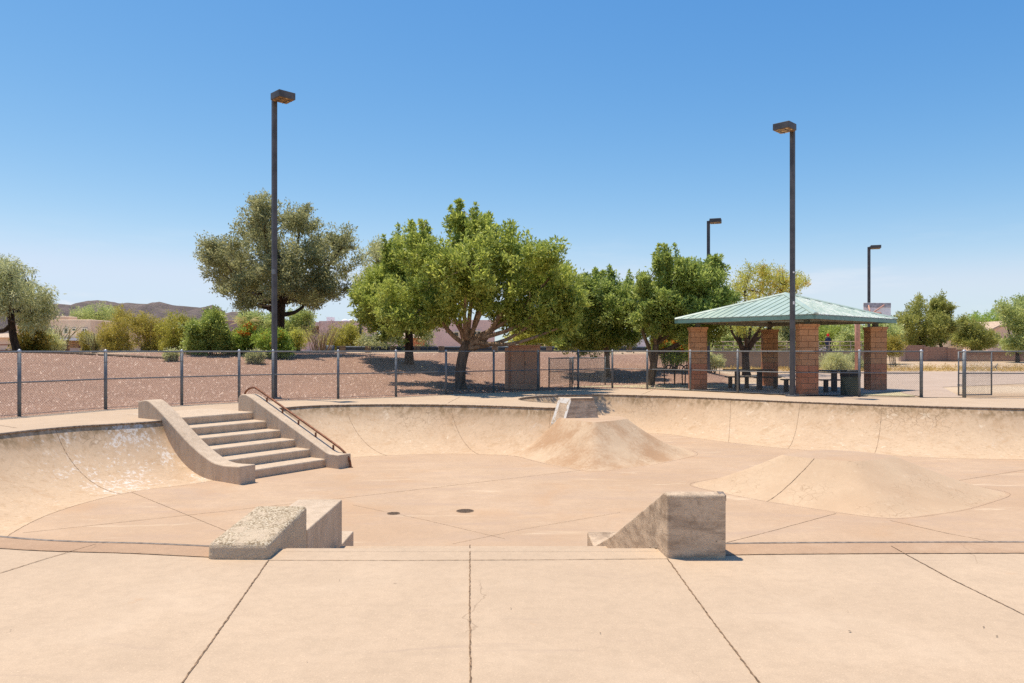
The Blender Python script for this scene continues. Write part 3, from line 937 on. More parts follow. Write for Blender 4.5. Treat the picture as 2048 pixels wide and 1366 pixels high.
# left ledge: three blocks stepping down
def lblock(x0, x1, y0, y1, zt, zb, m):
    m.prism([(x0, y0, zb), (x1, y0, zb), (x1, y1, zb), (x0, y1, zb)], [(x0, y0, zt), (x1, y0, zt), (x1, y1, zt), (x0, y1, zt)])
lx0, lx1 = -2.19, -1.75
e = thing('concrete_ledge', 'low concrete ledge with a stone-worn top, stepping down left of the near steps', 'ledge', (-1.97, 5.4, 0), 'concrete ledges beside the steps')
m1 = MB()
m1.prism([(lx0, 5.385, -0.02), (lx1, 5.375, -0.02), (lx1 - 0.0, 6.42, -0.9), (lx0, 6.42, -0.9)], [(lx0, 5.395, 0.115), (lx1, 5.385, 0.115), (lx1, 6.42, 0.175), (lx0, 6.42, 0.175)])
t1 = m1.build('upper_block', M['worn_ledge'], e, bevel=0.035, seg=3, rough=0.009, levels=5)
t1['label'] = 'worn upper block with exposed stones'
m2 = MB(); lblock(lx0 - 0.02, lx1 - 0.003, 6.42, 7.74, -0.035, -D - 0.02, m2)
m2.build('middle_block', M['ledge'], e, bevel=0.012)
m3 = MB(); lblock(lx0 - 0.02, lx1 - 0.006, 7.74, 8.32, -0.50, -D - 0.02, m3)
m3.build('lower_block', M['ledge'], e, bevel=0.012)
# right ledge
def xr(y): return 1.122 - 0.088 * (y - 5.41)
def rprism(prof, th):
    m = MB()
    a = [(xr(y), y, z) for y, z in prof]; b = [(xr(y) + th, y, z) for y, z in prof]
    m.prism(a, b)
    return m
rl = rprism([(5.41, -0.02), (5.41, 0.458), (5.50, 0.465), (6.3, 0.12), (7.2, -0.27), (8.12, -0.62), (8.15, -0.615), (8.5, -0.55), (8.5, -D - 0.02), (6.2, -D - 0.02)], 0.425).build('concrete_ledge', M['dark_ledge'], bevel=0.018, seg=3)
tag(rl, 'tall weathered grey concrete block ledge sloping away at the right of the near steps', 'ledge', 'concrete ledges beside the steps')
br = MB(); br.prism([(1.50, 5.43, 0.462), (1.551, 5.43, 0.45), (1.551, 5.43, 0.41), (1.545, 5.43, 0.41), (1.545, 5.43, 0.44), (1.50, 5.43, 0.455)], [(1.50, 5.50, 0.468), (1.548, 5.50, 0.466), (1.548, 5.50, 0.42), (1.54, 5.50, 0.42), (1.54, 5.50, 0.455), (1.50, 5.50, 0.46)])
ang = br.build('edge_angle', M['coping'], rl)

# ------------------------------------------------------------------ mounds
def mound(name, base, top, zt, label, power, mat, n=10, rnd=None, smooth_n=10):
    """base and top: closed outlines of as many corners; concave flanks between them"""
    b = catmull([(x, y, 0) for x, y in base], smooth_n, True)
    t = catmull([(x, y, 0) for x, y in top], smooth_n, True)
    # pull towards straight edges so the corners stay readable
    def poly(pts, n):
        out = []
        for i in range(len(pts)):
            a, c = Vector((*pts[i], 0)), Vector((*pts[(i + 1) % len(pts)], 0))
            out += [a.lerp(c, k / n) for k in range(n)]
        return out
    b2, t2 = poly(base, smooth_n), poly(top, smooth_n)
    def relax(pp, it):
        pp = [Vector(p) for p in pp]
        for _ in range(it):
            pp = [(pp[i - 1] + pp[i] * 2 + pp[(i + 1) % len(pp)]) / 4 for i in range(len(pp))]
        return pp
    b, t = relax(b2, rnd or 6), relax(t2, 4)
    N_ = len(b)
    m = MB()
    vs = []
    for k in range(n + 1):
        f = k / n
        zf = f ** power
        if f > 0.86: zf = min(1.0, zf + 0.0)
        for i in range(N_):
            p = b[i].lerp(t[i], f)
            vs.append((p.x, p.y, -D - 0.012 + (zt + D + 0.012) * zf))
    c = sum(t, Vector()) / N_
    fs = [(k * N_ + i, k * N_ + (i + 1) % N_, (k + 1) * N_ + (i + 1) % N_, (k + 1) * N_ + i) for k in range(n) for i in range(N_)]
    # the flat top has its own ring of points so that its edge stays crisp
    b0 = len(vs)
    vs += [vs[n * N_ + i] for i in range(N_)]
    vs.append((c.x, c.y, zt + 0.004))
    fs += [(b0 + i, b0 + (i + 1) % N_, len(vs) - 1) for i in range(N_)]
    m.add(vs, fs)
    m.m = [0] * (n * N_) + [1] * N_
    o = m.build(name, [mat, M['floor']], smooth=True)
    tag(o, label, 'ramp')
    return o, b, t
pyr, pb, pt = mound('skate_pyramid', [(3.25, 14.55), (4.35, 12.9), (5.8, 11.45), (7.4, 12.2), (9.25, 13.65), (8.3, 15.5), (6.8, 17.0), (5.0, 15.9)],
                    [(5.05, 14.15), (5.5, 13.65), (6.05, 13.3), (6.7, 13.6), (7.2, 14.05), (6.8, 14.6), (6.2, 14.95), (5.6, 14.6)], -0.47,
                    'low free-standing concrete pyramid mound with a flat top on the bowl floor', 1.28, M['mound'])
hip, hb, ht = mound('hip_ramp', [(-0.15, 18.9), (0.75, 17.2), (1.7, 15.95), (3.2, 17.0), (4.75, 18.75), (4.6, 20.6), (3.2, 21.6), (0.8, 20.4)],
                    [(1.18, 19.25), (1.45, 18.6), (1.95, 17.95), (2.45, 18.35), (2.92, 18.85), (2.85, 19.6), (2.3, 20.0), (1.4, 19.8)], -0.22,
                    'tall concave concrete hip ramp flaring out in front of the painted block', 1.55, M['mound'], rnd=5)
ps = MB()
for o_, path in ((pyr, [(1640, 921), (1600, 965), (1545, 1002)]), ):
    pass
ps.ribbon([p + Vector((0, 0, -D)) for p in pb] + [pb[0] + Vector((0, 0, -D))], 0.004, 0.002)
ps.ribbon([p + Vector((0, 0, -D)) for p in hb[:45]], 0.004, 0.002)
def on_mound(b, t, i, zt, power, n=12):
    out = []
    for k in range(n + 1):
        f = k / n
        p = b[i].lerp(t[i], f)
        out.append(Vector((p.x, p.y, -D - 0.012 + (zt + D + 0.012) * f ** power)))
    return out
ii = min(range(len(pb)), key=lambda i: (pb[i] - Vector((4.35, 12.9, 0))).length)
ps.ribbon(on_mound(pb, pt, ii, -0.47, 1.28), 0.007, 0.003, lift=0.008)
pso = ps.build('mound_joints', M['fine_joint'])
tag(pso, kind='structure')
# painted block on the hip
bl = MB()
bl.prism([(0.98, 19.3, -0.45), (1.30, 18.98, -0.45), (2.26, 19.12, -0.45), (2.3, 20.1, -0.45), (1.05, 20.0, -0.45)],
         [(1.22, 19.5, 0.27), (1.52, 19.16, 0.27), (2.10, 19.26, 0.27), (2.12, 19.85, 0.27), (1.22, 19.8, 0.27)])
blo = bl.build('concrete_block', M['dark_ledge'], bevel=0.02)
tag(blo, 'tapered grey concrete block with a chipped white painted end, standing above the hip ramp', 'block')
wp = MB()
def lerp3(a, b, t): return Vector(a).lerp(Vector(b), t)
q = [(0.98, 19.3, -0.45), (1.30, 18.98, -0.45), (1.52, 19.16, 0.27), (1.22, 19.5, 0.27)]
nrm = (Vector(q[1]) - Vector(q[0])).cross(Vector(q[3]) - Vector(q[0])).normalized()
if nrm.y > 0: nrm = -nrm
a0, a1 = lerp3(q[0], q[3], 0.10), lerp3(q[1], q[2], 0.10)
wp.prism([Vector(a0) + nrm * 0.004, Vector(a1) + nrm * 0.004, Vector(q[2]) + nrm * 0.004, Vector(q[3]) + nrm * 0.004],
         [Vector(a0) - nrm * 0.01, Vector(a1) - nrm * 0.01, Vector(q[2]) - nrm * 0.01, Vector(q[3]) - nrm * 0.01])
def paint_mat():
    t = NT('chipped white paint')
    f = t.ramp(t.noise(7, 7, 0.8), 0.40, 0.50)
    return t.done(t.mix(f, (0.46, 0.35, 0.22), (0.74, 0.69, 0.61)), 0.8)
wp.build('painted_end', paint_mat(), blo)
st = MB(); st.prism([(1.50, 19.135, 0.235), (2.115, 19.24, 0.235), (2.115, 19.30, 0.235), (1.50, 19.20, 0.235)], [(1.50, 19.135, 0.283), (2.115, 19.24, 0.283), (2.115, 19.30, 0.283), (1.50, 19.20, 0.283)])
st.build('edge_angle', M['coping'], blo)

# ------------------------------------------------------------------ drains
for (px, py, r_, lab) in ((787, 1027, 0.085, 'small round iron drain cover set in the bowl floor'), (930, 1022, 0.125, 'larger round iron drain cover with slots in the bowl floor')):
    g = G(px, py, -D)
    t = thing('drain_cover', lab, 'drain', g, 'drain covers in the bowl floor')
    mm = MB(); mm.lathe((g.x, g.y, -D), [(r_ + 0.02, 0.0), (r_ + 0.02, 0.004), (r_, 0.006), (r_, 0.004)], 24); mm.build('drain_rim', M['iron'], t)
    mm = MB()
    for k in range(-3, 4):
        w_ = math.sqrt(max(0, r_ * r_ - (k * r_ / 3.6) ** 2))
        mm.box((g.x, g.y + k * r_ / 3.6, -D + 0.007), (2 * w_, r_ / 7, 0.006))
    mm.build('drain_grate', M['iron'], t)
# ------------------------------------------------------------------ chain link fences
FH = 1.47
def wires(p0, p1, z0, z1, pitch=0.062, r=0.0024):
    """crossing diagonal wires between two posts, as thin three-sided rods"""
    p0 = np.array([p0[0], p0[1]]); p1 = np.array([p1[0], p1[1]])
    L = np.hypot(*(p1 - p0)); u = (p1 - p0) / L; h = z1 - z0
    nrm = np.array([-u[1], u[0]])
    V, Q = [], []
    for sgn in (1, -1):
        for k in np.arange(-h, L, pitch):
            a0, a1 = k, k + h
            t0, t1 = max(0.0, (0 - a0) / h), min(1.0, (L - a0) / h)
            if t1 - t0 < 0.02: continue
            s0, s1 = a0 + t0 * h, a0 + t1 * h
            zz0, zz1 = z0 + t0 * h, z0 + t1 * h
            if sgn < 0: zz0, zz1 = z1 - t0 * h, z1 - t1 * h
            off = 0.003 * sgn
            for (s, z) in ((s0, zz0), (s1, zz1)):
                b = p0 + u * s + nrm * off
                for an in (90, 210, 330):
                    c_, s_ = math.cos(R(an)) * r, math.sin(R(an)) * r
                    V.append((b[0] + nrm[0] * c_, b[1] + nrm[1] * c_, z + s_))
            n0 = len(V) - 6
            for i in range(3):
                j = (i + 1) % 3
                Q.append((n0 + i, n0 + j, n0 + 3 + j, n0 + 3 + i))
    return V, Q
def gfence(x, y):
    return 0.0
def post(parent, x, y, r=0.038, h=1.50, z=0.0):
    mm = MB(); mm.lathe((x, y, z - 0.02), [(r, 0.0), (r, h)], 12)
    p = mm.build('post', M['galv'], parent, smooth=False)
    for f in p.data.polygons: f.use_smooth = len(f.vertices) == 4
    c = MB(); c.lathe((x, y, z - 0.02 + h), [(r + 0.006, -0.035), (r + 0.007, 0.0), (r * 0.85, 0.03), (r * 0.45, 0.048), (0.004, 0.054)], 12)
    c.build('post_cap', M['galv_light'], p, smooth=True)
    for zz in (0.30, 0.78, 1.2):
        b = MB(); b.lathe((x, y, z + zz * h / 1.5), [(r + 0.004, -0.009), (r + 0.004, 0.009)], 12); b.build('tie_band', M['galv'], p)
    return p
def fence(name, label, pts, posts=None, gates=(), rad=None):
    t = thing(name, label, 'fence', (pts[0][0], pts[0][1], 0))
    for i, (x, y) in enumerate(pts):
        post(t, x, y, (rad or {}).get(i, 0.040))
    for nm, z, r in (('top_rail', FH, 0.021), ('middle_rail', 0.775, 0.017), ('bottom_wire', 0.045, 0.006)):
        mm = MB()
        mm.tube([(a[0], a[1], z) for a in pts], r, 8)
        mm.build(nm, M['galv'], t, smooth=True)
    for a, b in zip(pts[:-1], pts[1:]):
        V, Q = wires(a, b, 0.05, FH)
        np_mesh('mesh_panel', V, Q, M['wire'], t)
    return t
# the mesh hangs on the far side of the posts
fence('chain_link_fence', 'long grey chain link fence with domed posts curving round the far deck edge', FENCE, rad={19: 0.05})
fence('chain_link_fence', 'short chain link fence right of the open gateway', FENCE_RIGHT, rad={0: 0.055})
# open gate folded back behind the right fence
gt = thing('chain_link_gate', 'narrow chain link gate swung open behind the fence, right of the gateway', 'gate', (14.26, 23.92, 0))
ga, gb = (14.26, 23.95), (15.42, 24.12)
mm = MB()
for x, y in (ga, gb): mm.tube([(x, y, 0.06), (x, y, 1.47)], 0.022, 10)
for z in (0.08, 0.77, 1.45): mm.tube([(ga[0], ga[1], z), (gb[0], gb[1], z)], 0.019, 8)
mm.build('gate_frame', M['galv'], gt, smooth=True)
V, Q = wires(ga, gb, 0.08, 1.45); np_mesh('mesh_panel', V, Q, M['wire'], gt)
for z in (0.40, 1.22):
    mm = MB(); mm.lathe((14.26, 23.95, z), [(0.032, -0.025), (0.032, 0.025)], 10); mm.box((14.31, 23.88, z), (0.12, 0.03, 0.03), -0.9); mm.build('hinge', M['galv'], gt)
mm = MB(); mm.tube([(15.42, 24.12, 0.93), (15.55, 24.12, 0.95), (15.62, 24.12, 1.08)], 0.012, 6); mm.tube([(15.42, 24.12, 1.0), (15.54, 24.12, 1.0), (15.60, 24.12, 0.90)], 0.012, 6)
mm.build('latch', M['galv'], gt)
# low pen behind the cabinet
PEN = [(1.5, 31.6), (3.9, 33.6), (2.62, 31.7)]
pen = thing('chain_link_pen', 'small low chain link enclosure standing on the gravel right of the brown cabinet', 'fence', (1.6, 31.0, 0))
pts = [(1.52, 30.8), (2.38, 30.75), (2.46, 30.75), (4.05, 32.6), (2.72, 33.4), (1.52, 30.8)]
for (x, y) in pts[:-1]:
    zz = max(0, gz(x, y))
    post(pen, x, y, 0.028, 1.22, zz - 0.02)
for nm, z, r in (('top_rail', 1.18, 0.016), ('middle_rail', 0.62, 0.013)):
    mm = MB()
    for a, b in zip(pts[:-1], pts[1:]):
        mm.tube([(a[0], a[1], z + max(0, gz(*a))), (b[0], b[1], z + max(0, gz(*b)))], r, 6)
    mm.build(nm, M['galv'], pen, smooth=True)
for a, b in zip(pts[:-1], pts[1:]):
    if abs(a[0] - b[0]) + abs(a[1] - b[1]) < 0.3: continue
    V, Q = wires(a, b, 0.1, 1.18, 0.07, 0.0026); np_mesh('mesh_panel', V, Q, M['wire'], pen)

# ------------------------------------------------------------------ flat things on the ground beyond the fence
sheet('path', [(13.15, 23.9), (14.3, 23.8), (17.5, 30.5), (22.5, 33.5), (40, 34.5), (60, 48), (60, 53), (24, 53), (16.5, 47), (13.2, 34.5), (9.0, 34.0), (11.5, 31.8), (14.6, 28.6), (13.6, 26.0)], 0.012, M['path'])
sheet('granite_path', [(2.0, 30.4), (4.0, 30.8), (5.3, 29.6), (6.75, 28.4), (8.05, 26.9), (9.3, 25.35), (11.3, 24.9), (13.1, 24.4), (14.2, 26.4), (14.8, 28.8), (12.5, 33.5), (10.6, 35.4), (7.6, 34.3), (5.9, 33.0), (4.4, 32.2), (3.0, 31.6)], 0.006, M['granite'])
sheet('shelter_slab', [(5.9, 28.6), (7.1, 27.6), (9.6, 24.9), (10.6, 24.75), (15.2, 28.2), (15.0, 29.0), (11.0, 33.0), (10.2, 33.0)], 0.020, M['slab'])

# ------------------------------------------------------------------ lamp posts
def lamp(name, label, x, y, h, hd, z=0.0, size=0.55, w=0.135, group='tall dark lamp posts'):
    t = thing(name, label, 'lamp post', (x, y, z), group)
    hd = Vector((hd[0], hd[1], 0)).normalized()
    an = math.atan2(hd.y, hd.x)
    mm = MB(); mm.box((x, y, z + h / 2), (w, w, h), an); mm.build('pole', M['lamp'], t, bevel=0.01)
    mm = MB(); mm.box((x, y, z + 0.02), (w * 2.4, w * 2.4, 0.04), an)
    for dx in (-1, 1):
        for dy in (-1, 1):
            mm.lathe((x + dx * w * 0.95 * math.cos(an) - dy * w * 0.95 * math.sin(an), y + dx * w * 0.95 * math.sin(an) + dy * w * 0.95 * math.cos(an), z + 0.04), [(0.016, 0), (0.016, 0.05)], 8)
    mm.build('base_plate', M['galv'], t)
    c = Vector((x, y, z + h)) + Vector((hd.x * 0.33 / 0.55 * size / 0.7071, hd.y * 0.20 / 0.55 * size / 0.7071, 0)) if abs(abs(hd.x) - abs(hd.y)) < 0.01 else Vector((x, y, z + h)) + hd * (size / 2 + w * 0.45)
    mm = MB(); ca = (Vector((x, y, z + h - 0.03)) + c) / 2; mm.box((ca.x, ca.y, z + h - 0.03), ((c - Vector((x, y, z + h))).length * 0.9, 0.09, 0.10), math.atan2(c.y - y, c.x - x)); mm.build('arm', M['lamp'], t)
    mm = MB(); mm.box((c.x, c.y, c.z - 0.02), (size, size, 0.21), an)
    hdo = mm.build('lamp_head', M['lamp'], t, bevel=0.012)
    mm = MB(); mm.box((c.x, c.y, c.z - 0.13), (size - 0.07, size - 0.07, 0.025), an)
    mm.build('lens', M['lens'], hdo)
    mm = MB()
    for k in (-1, 1):
        mm.box((c.x + k * 0.11 * math.cos(an), c.y + k * 0.11 * math.sin(an), c.z - 0.145), (0.02, size - 0.07, 0.012), an)
        mm.box((c.x - k * 0.11 * math.sin(an), c.y + k * 0.11 * math.cos(an), c.z - 0.147), (size - 0.07, 0.02, 0.012), an)
    mm.build('lens_grid', M['lamp'], hdo)
    return t
l1 = lamp('lamp_post', 'tallest dark lamp post, behind the fence in front of the olive tree', -7.42, 23.42, 9.38, (1, -1))
mm = MB(); mm.box((-7.42, 23.33, 3.95), (0.14, 0.06, 0.16), R(-45)); mm.build('hand_hole_cover', M['galv'], l1)
l2 = lamp('lamp_post', 'tall dark lamp post in front of the green roofed shelter, its head turned left', 9.17, 24.52, 8.76, (-1, -1))
lamp('lamp_post', 'more distant lamp post rising out of the trees left of the shelter', 11.0, 42.0, 8.75, (1, -0.35), size=0.62, w=0.17)
lamp('lamp_post', 'distant lamp post behind the basketball backboard', 25.7, 54.0, 8.95, (1, -0.35), size=0.68, w=0.19)
mm = MB()
for z, hh, dx in ((3.05, 0.10, 0.0), (4.05, 0.05, 0.0)): mm.box((9.17 + dx, 24.41, z), (0.05, 0.012, hh))
s_ = mm.build('sticker', M['white'], l2)
lamp('lamp_post', 'small far grey lamp post beside the pink house', P(721, 700, 60).x, 60, 2.9, (-0.3, -1), z=gz(P(721, 700, 60).x, 60), size=0.42, w=0.16)

# ------------------------------------------------------------------ shelter
SC = Vector((10.40, 28.55, 0))
sh = thing('shelter', 'open picnic shelter with a green metal hip roof on four square block columns', 'shelter', SC)
CORN = {'near': Vector((9.98, 25.38, 0)), 'left': Vector((7.12, 28.75, 0)), 'right': Vector((13.78, 28.45, 0)), 'back': Vector((10.95, 31.9, 0))}
for nm, c in CORN.items():
    an = math.atan2(c.y - SC.y, c.x - SC.x) + R(90)
    zc = 2.30
    mm = MB(); mm.box((c.x, c.y, zc / 2), (0.60, 0.60, zc), an)
    col = mm.build('column', M['block'], sh, bevel=0.008)
    mm = MB(); mm.box((c.x, c.y, zc + 0.045), (0.67, 0.67, 0.09), an)
    mm.build('column_cap', M['block'], col, bevel=0.008)
    mm = MB(); mm.box((c.x, c.y, zc + 0.09 + 0.16), (0.17, 0.17, 0.34), an); mm.box((c.x, c.y, zc + 0.10), (0.28, 0.28, 0.02), an)
    mm.build('steel_stub', M['shelter_steel'], sh)
ez, az = 2.70, 3.66
ec = [SC + Vector((-0.50, -4.12, 0)), SC + Vector((4.18, -0.12, 0)), SC + Vector((0.5, 4.12, 0)), SC + Vector((-4.18, 0.12, 0))]
ap = SC + Vector((0, 0, az))
mm = MB()
for i in range(4):
    a, b = ec[i], ec[(i + 1) % 4]
    mm.add([(a.x, a.y, ez), (b.x, b.y, ez), tuple(ap), (a.x, a.y, ez - 0.05), (b.x, b.y, ez - 0.05), (ap.x, ap.y, az - 0.05)], [(0, 1, 2), (3, 5, 4), (0, 3, 4, 1)])
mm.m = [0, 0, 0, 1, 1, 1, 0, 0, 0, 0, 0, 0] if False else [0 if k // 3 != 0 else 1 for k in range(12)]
roof = mm.build('roof', [M['roof'], M['glare_roof']], sh)
mm = MB()
for i in range(4):
    a, b = ec[i], ec[(i + 1) % 4]
    L = (b - a).length
    n = int(L / 0.30)
    for k in range(1, n):
        f = k / n
        base = a.lerp(b, f)
        # rib runs up the slope, square to the eave, until it meets a hip
        mid = (a + b) / 2
        up = (SC - mid)
        g = min(f, 1 - f) * 2
        top = base + up * g
        p0 = Vector((base.x, base.y, ez + 0.010)); p1 = Vector((top.x, top.y, ez + (az - ez) * g + 0.010))
        if (p1 - p0).length < 0.15: continue
        d = (p1 - p0).normalized(); s = d.cross(Vector((0, 0, 1))).normalized() * 0.014; u = Vector((0, 0, 0.013))
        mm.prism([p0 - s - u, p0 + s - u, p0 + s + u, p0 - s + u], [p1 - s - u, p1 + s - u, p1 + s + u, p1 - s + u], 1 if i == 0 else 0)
mm.build('roof_ribs', [M['roof'], M['glare_roof']], roof)
mm = MB()
for c in ec:
    p0 = Vector((c.x, c.y, ez + 0.02)); p1 = ap + Vector((0, 0, 0.03))
    d = (p1 - p0).normalized(); s = d.cross(Vector((0, 0, 1))).normalized() * 0.10; u = Vector((0, 0, 0.028))
    mm.prism([p0 - s - u, p0 + s - u, p0 + s * 0.4 + u, p0 - s * 0.4 + u], [p1 - s - u, p1 + s - u, p1 + s * 0.4 + u, p1 - s * 0.4 + u])
mm.build('hip_cap', M['roof'], roof)
mm = MB()
for i in range(4):
    a, b = ec[i], ec[(i + 1) % 4]
    d = (b - a).normalized(); inn = Vector((-d.y, d.x, 0)) * 0.05
    a2, b2 = a + d * 0.0, b - d * 0.0
    mm.prism([(a2.x, a2.y, ez - 0.165), (b2.x, b2.y, ez - 0.165), (b2.x + inn.x, b2.y + inn.y, ez - 0.165), (a2.x + inn.x, a2.y + inn.y, ez - 0.165)],
             [(a2.x, a2.y, ez - 0.012), (b2.x, b2.y, ez - 0.012), (b2.x + inn.x, b2.y + inn.y, ez - 0.012), (a2.x + inn.x, a2.y + inn.y, ez - 0.012)])
mm.build('fascia', plain('fascia green', (0.17, 0.30, 0.25), 0.5, var=0.12), roof)
mm = MB()
cs = [CORN['near'], CORN['right'], CORN['back'], CORN['left']]
for i in range(4):
    a, b = cs[i], cs[(i + 1) % 4]
    c = (a + b) / 2; d = b - a
    mm.box((c.x, c.y, 2.60), (d.length, 0.12, 0.15), math.atan2(d.y, d.x))
for c in cs:
    mm.tube([(c.x, c.y, 2.66), (ap.x, ap.y, az - 0.16)], 0.06, 6)
mm.build('roof_beams', M['soffit'], sh)

# ------------------------------------------------------------------ picnic tables, rack and bin
def table_at(cx, cy, an, label):
    t = thing('picnic_table', label, 'picnic table', (cx, cy, 0.02), 'picnic tables under the shelter')
    co, si = math.cos(an), math.sin(an)
    W = lambda x, y, z: (cx + x * co - y * si, cy + x * si + y * co, z)
    mm = MB(); mm.box(W(0, 0, 0.765), (1.75, 0.76, 0.05), an); mm.build('tabletop', M['table'], t, bevel=0.012)
    for x in (-0.42, 0.42):
        mm = MB(); mm.box(W(x, 0, 0.38), (0.17, 0.14, 0.72), an); mm.build('leg', M['table'], t)
    return t
def bench_at(cx, cy, an, L, label):
    t = thing('bench', label, 'bench', (cx, cy, 0.02), 'benches under the shelter')
    co, si = math.cos(an), math.sin(an)
    W = lambda x, y, z: (cx + x * co - y * si, cy + x * si + y * co, z)
    mm = MB(); mm.box(W(0, 0, 0.46), (L, 0.27, 0.045), an); mm.build('seat', M['table'], t, bevel=0.01)
    for x in (-L * 0.31, L * 0.31):
        mm = MB(); mm.box(W(x, 0, 0.23), (0.13, 0.13, 0.42), an); mm.build('leg', M['table'], t)
    return t
tb = P(1497, 742, 28.3)
table_at(tb.x, 28.3, 0.0, 'dark picnic table behind the left part of the shelter, in front of the back column')
b_ = G(1477, 777); bench_at(b_.x, b_.y, 0.0, 1.05, 'dark bench at the left end of the left picnic table')
b_ = G(1534, 778); bench_at(b_.x, b_.y, 0.0, 1.05, 'dark bench in front of the back block column')
tb = P(1645, 743, 27.2)
table_at(tb.x, 27.2, 0.0, 'dark picnic table between the near block column and the trash can')
b_ = G(1588, 785); bench_at(b_.x + 0.0, b_.y, 0.0, 0.9, 'dark bench partly hidden left of the near block column')
b_ = G(1672, 786); bench_at(b_.x, b_.y, 0.0, 1.15, 'dark bench beside the trash can')
# bin
bx, by = 11.28, 25.0
tb_ = thing('trash_can', 'dark green ribbed round trash can with a black lid behind the fence', 'trash can', (bx, by, 0.02))
mm = MB()
prof = [(0.30, 0.0)]
for k in range(16): prof += [(0.315 if k % 2 else 0.30, 0.03 + k * 0.035)]
prof += [(0.31, 0.62)]
mm.lathe((bx, by, 0.02), prof, 28); mm.build('can_body', plain('dark green paint', (0.055, 0.068, 0.045), 0.5, var=0.2), tb_)
mm = MB(); mm.lathe((bx, by, 0.02), [(0.315, 0.615), (0.325, 0.63), (0.315, 0.80), (0.28, 0.83), (0.19, 0.83), (0.18, 0.78)], 28); mm.build('lid', M['black'], tb_)
# bike rack of round hoops
rk = thing('bike_rack', 'brown bicycle rack of overlapping arched hoops left of the shelter', 'bike rack', (7.1, 31.9, 0))
for x0, x1, y0 in ((1328.5, 1350, 770), (1348.5, 1371, 770), (1364, 1386, 770), (1384, 1406, 770)):
    a = G(x0, y0); b = G(x1, y0); c = (a + b) / 2; r_ = (b - a).length / 2
    pp = [a + Vector((0.02, 0, 0)), a + Vector((0, 0, 0.60))] + [Vector((c.x - r_ * math.cos(R(q)), c.y, 0.60 + r_ * 1.1 * math.sin(R(q)))) for q in range(15, 180, 15)] + [b + Vector((0, 0, 0.60)), b + Vector((-0.02, 0, 0))]
    mm = MB(); mm.tube(pp, 0.026, 8); mm.build('hoop', M['table'], rk, smooth=True)

# ------------------------------------------------------------------ cabinet
kx0, kx1, ky = G(1027, 779).x, G(1076, 779).x, 29.0
cb = thing('utility_cabinet', 'brown painted utility cabinet with double doors beside the tree', 'cabinet', ((kx0 + kx1) / 2, ky, 0))
kc, kw = (kx0 + kx1) / 2 - 0.05, (kx1 - kx0) + 0.12
kzt = 1.66
mm = MB(); mm.box((kc, ky + 0.45, kzt / 2), (kw + 0.16, 0.88, kzt), 0); mm.build('cabinet_body', M['brown_paint'], cb, bevel=0.01)
mm = MB(); mm.box((kc, ky + 0.41, kzt + 0.03), (kw + 0.26, 1.0, 0.06), 0); mm.build('lid', M['brown_paint'], cb, bevel=0.01)
for s in (-1, 1):
    mm = MB(); mm.box((kc + s * kw / 4, ky - 0.005, 0.92), (kw / 2 - 0.014, 0.03, 1.34), 0)
    dr = mm.build('door', M['brown_paint'], cb, bevel=0.006)
    for z in (0.45, 0.92, 1.4):
        mm = MB(); mm.tube([(kc + s * (kw / 2 - 0.015), ky - 0.025, z - 0.05), (kc + s * (kw / 2 - 0.015), ky - 0.025, z + 0.05)], 0.012, 6); mm.build('hinge', M['brown_paint'], dr)
    if s > 0:
        mm = MB(); mm.tube([(kc + 0.03, ky - 0.02, 0.92), (kc + 0.03, ky - 0.06, 0.92), (kc + 0.03, ky - 0.06, 1.04), (kc + 0.03, ky - 0.02, 1.04)], 0.010, 6); mm.build('handle', M['iron'], dr)
mm = MB(); mm.box((kc - kw / 2 - 0.15, ky + 0.42, 0.80), (0.14, 1.02, 1.6), 0); mm.build('side_wall', M['brown_paint'], cb)

# ------------------------------------------------------------------ basketball hoop seen from behind
hp = thing('basketball_hoop', 'basketball backboard on a salmon pipe post, showing above the shelter roof', 'basketball hoop', (P(1715, 745, 48).x, 48, 0))
px_ = P(1715, 745, 48).x
mm = MB(); mm.tube([(px_, 48, 0), (px_, 48, 3.25), (px_ + 0.25, 47.9, 3.62), (px_ + 0.75, 47.8, 3.78), (px_ + 1.35, 47.7, 3.78)], 0.165, 14); mm.build('post', M['hoop_paint'], hp, smooth=True)
bc = P(1754, 622, 48.4)
mm = MB(); mm.box((bc.x, 48.4, 3.98), (1.83, 0.05, 1.2), R(4)); bb = mm.build('backboard', M['white'], hp, bevel=0.01)
mm = MB()
mm.box((bc.x, 48.365, 4.42), (1.83, 0.012, 0.30), R(4)); mm.build('upper_strip', plain('grey strip', (0.42, 0.42, 0.43), 0.6), bb)
for a_, b_ in (((px_ + 0.72, 47.75, 3.80), (P(1737, 610, 48.3).x, 48.3, 4.40)), ((px_ + 0.8, 47.75, 3.86), (P(1769, 608, 48.3).x, 48.35, 4.43))):
    mm = MB(); mm.tube([a_, b_], 0.045, 8); mm.build('brace', M['hoop_paint'], hp, smooth=True)
mm = MB(); cc = Vector((bc.x, 48.95, 3.55)); mm.tube([(cc.x + 0.23 * math.cos(R(q)), cc.y + 0.23 * math.sin(R(q)), cc.z) for q in range(0, 361, 20)], 0.012, 6); mm.build('rim', M['awning'], hp)

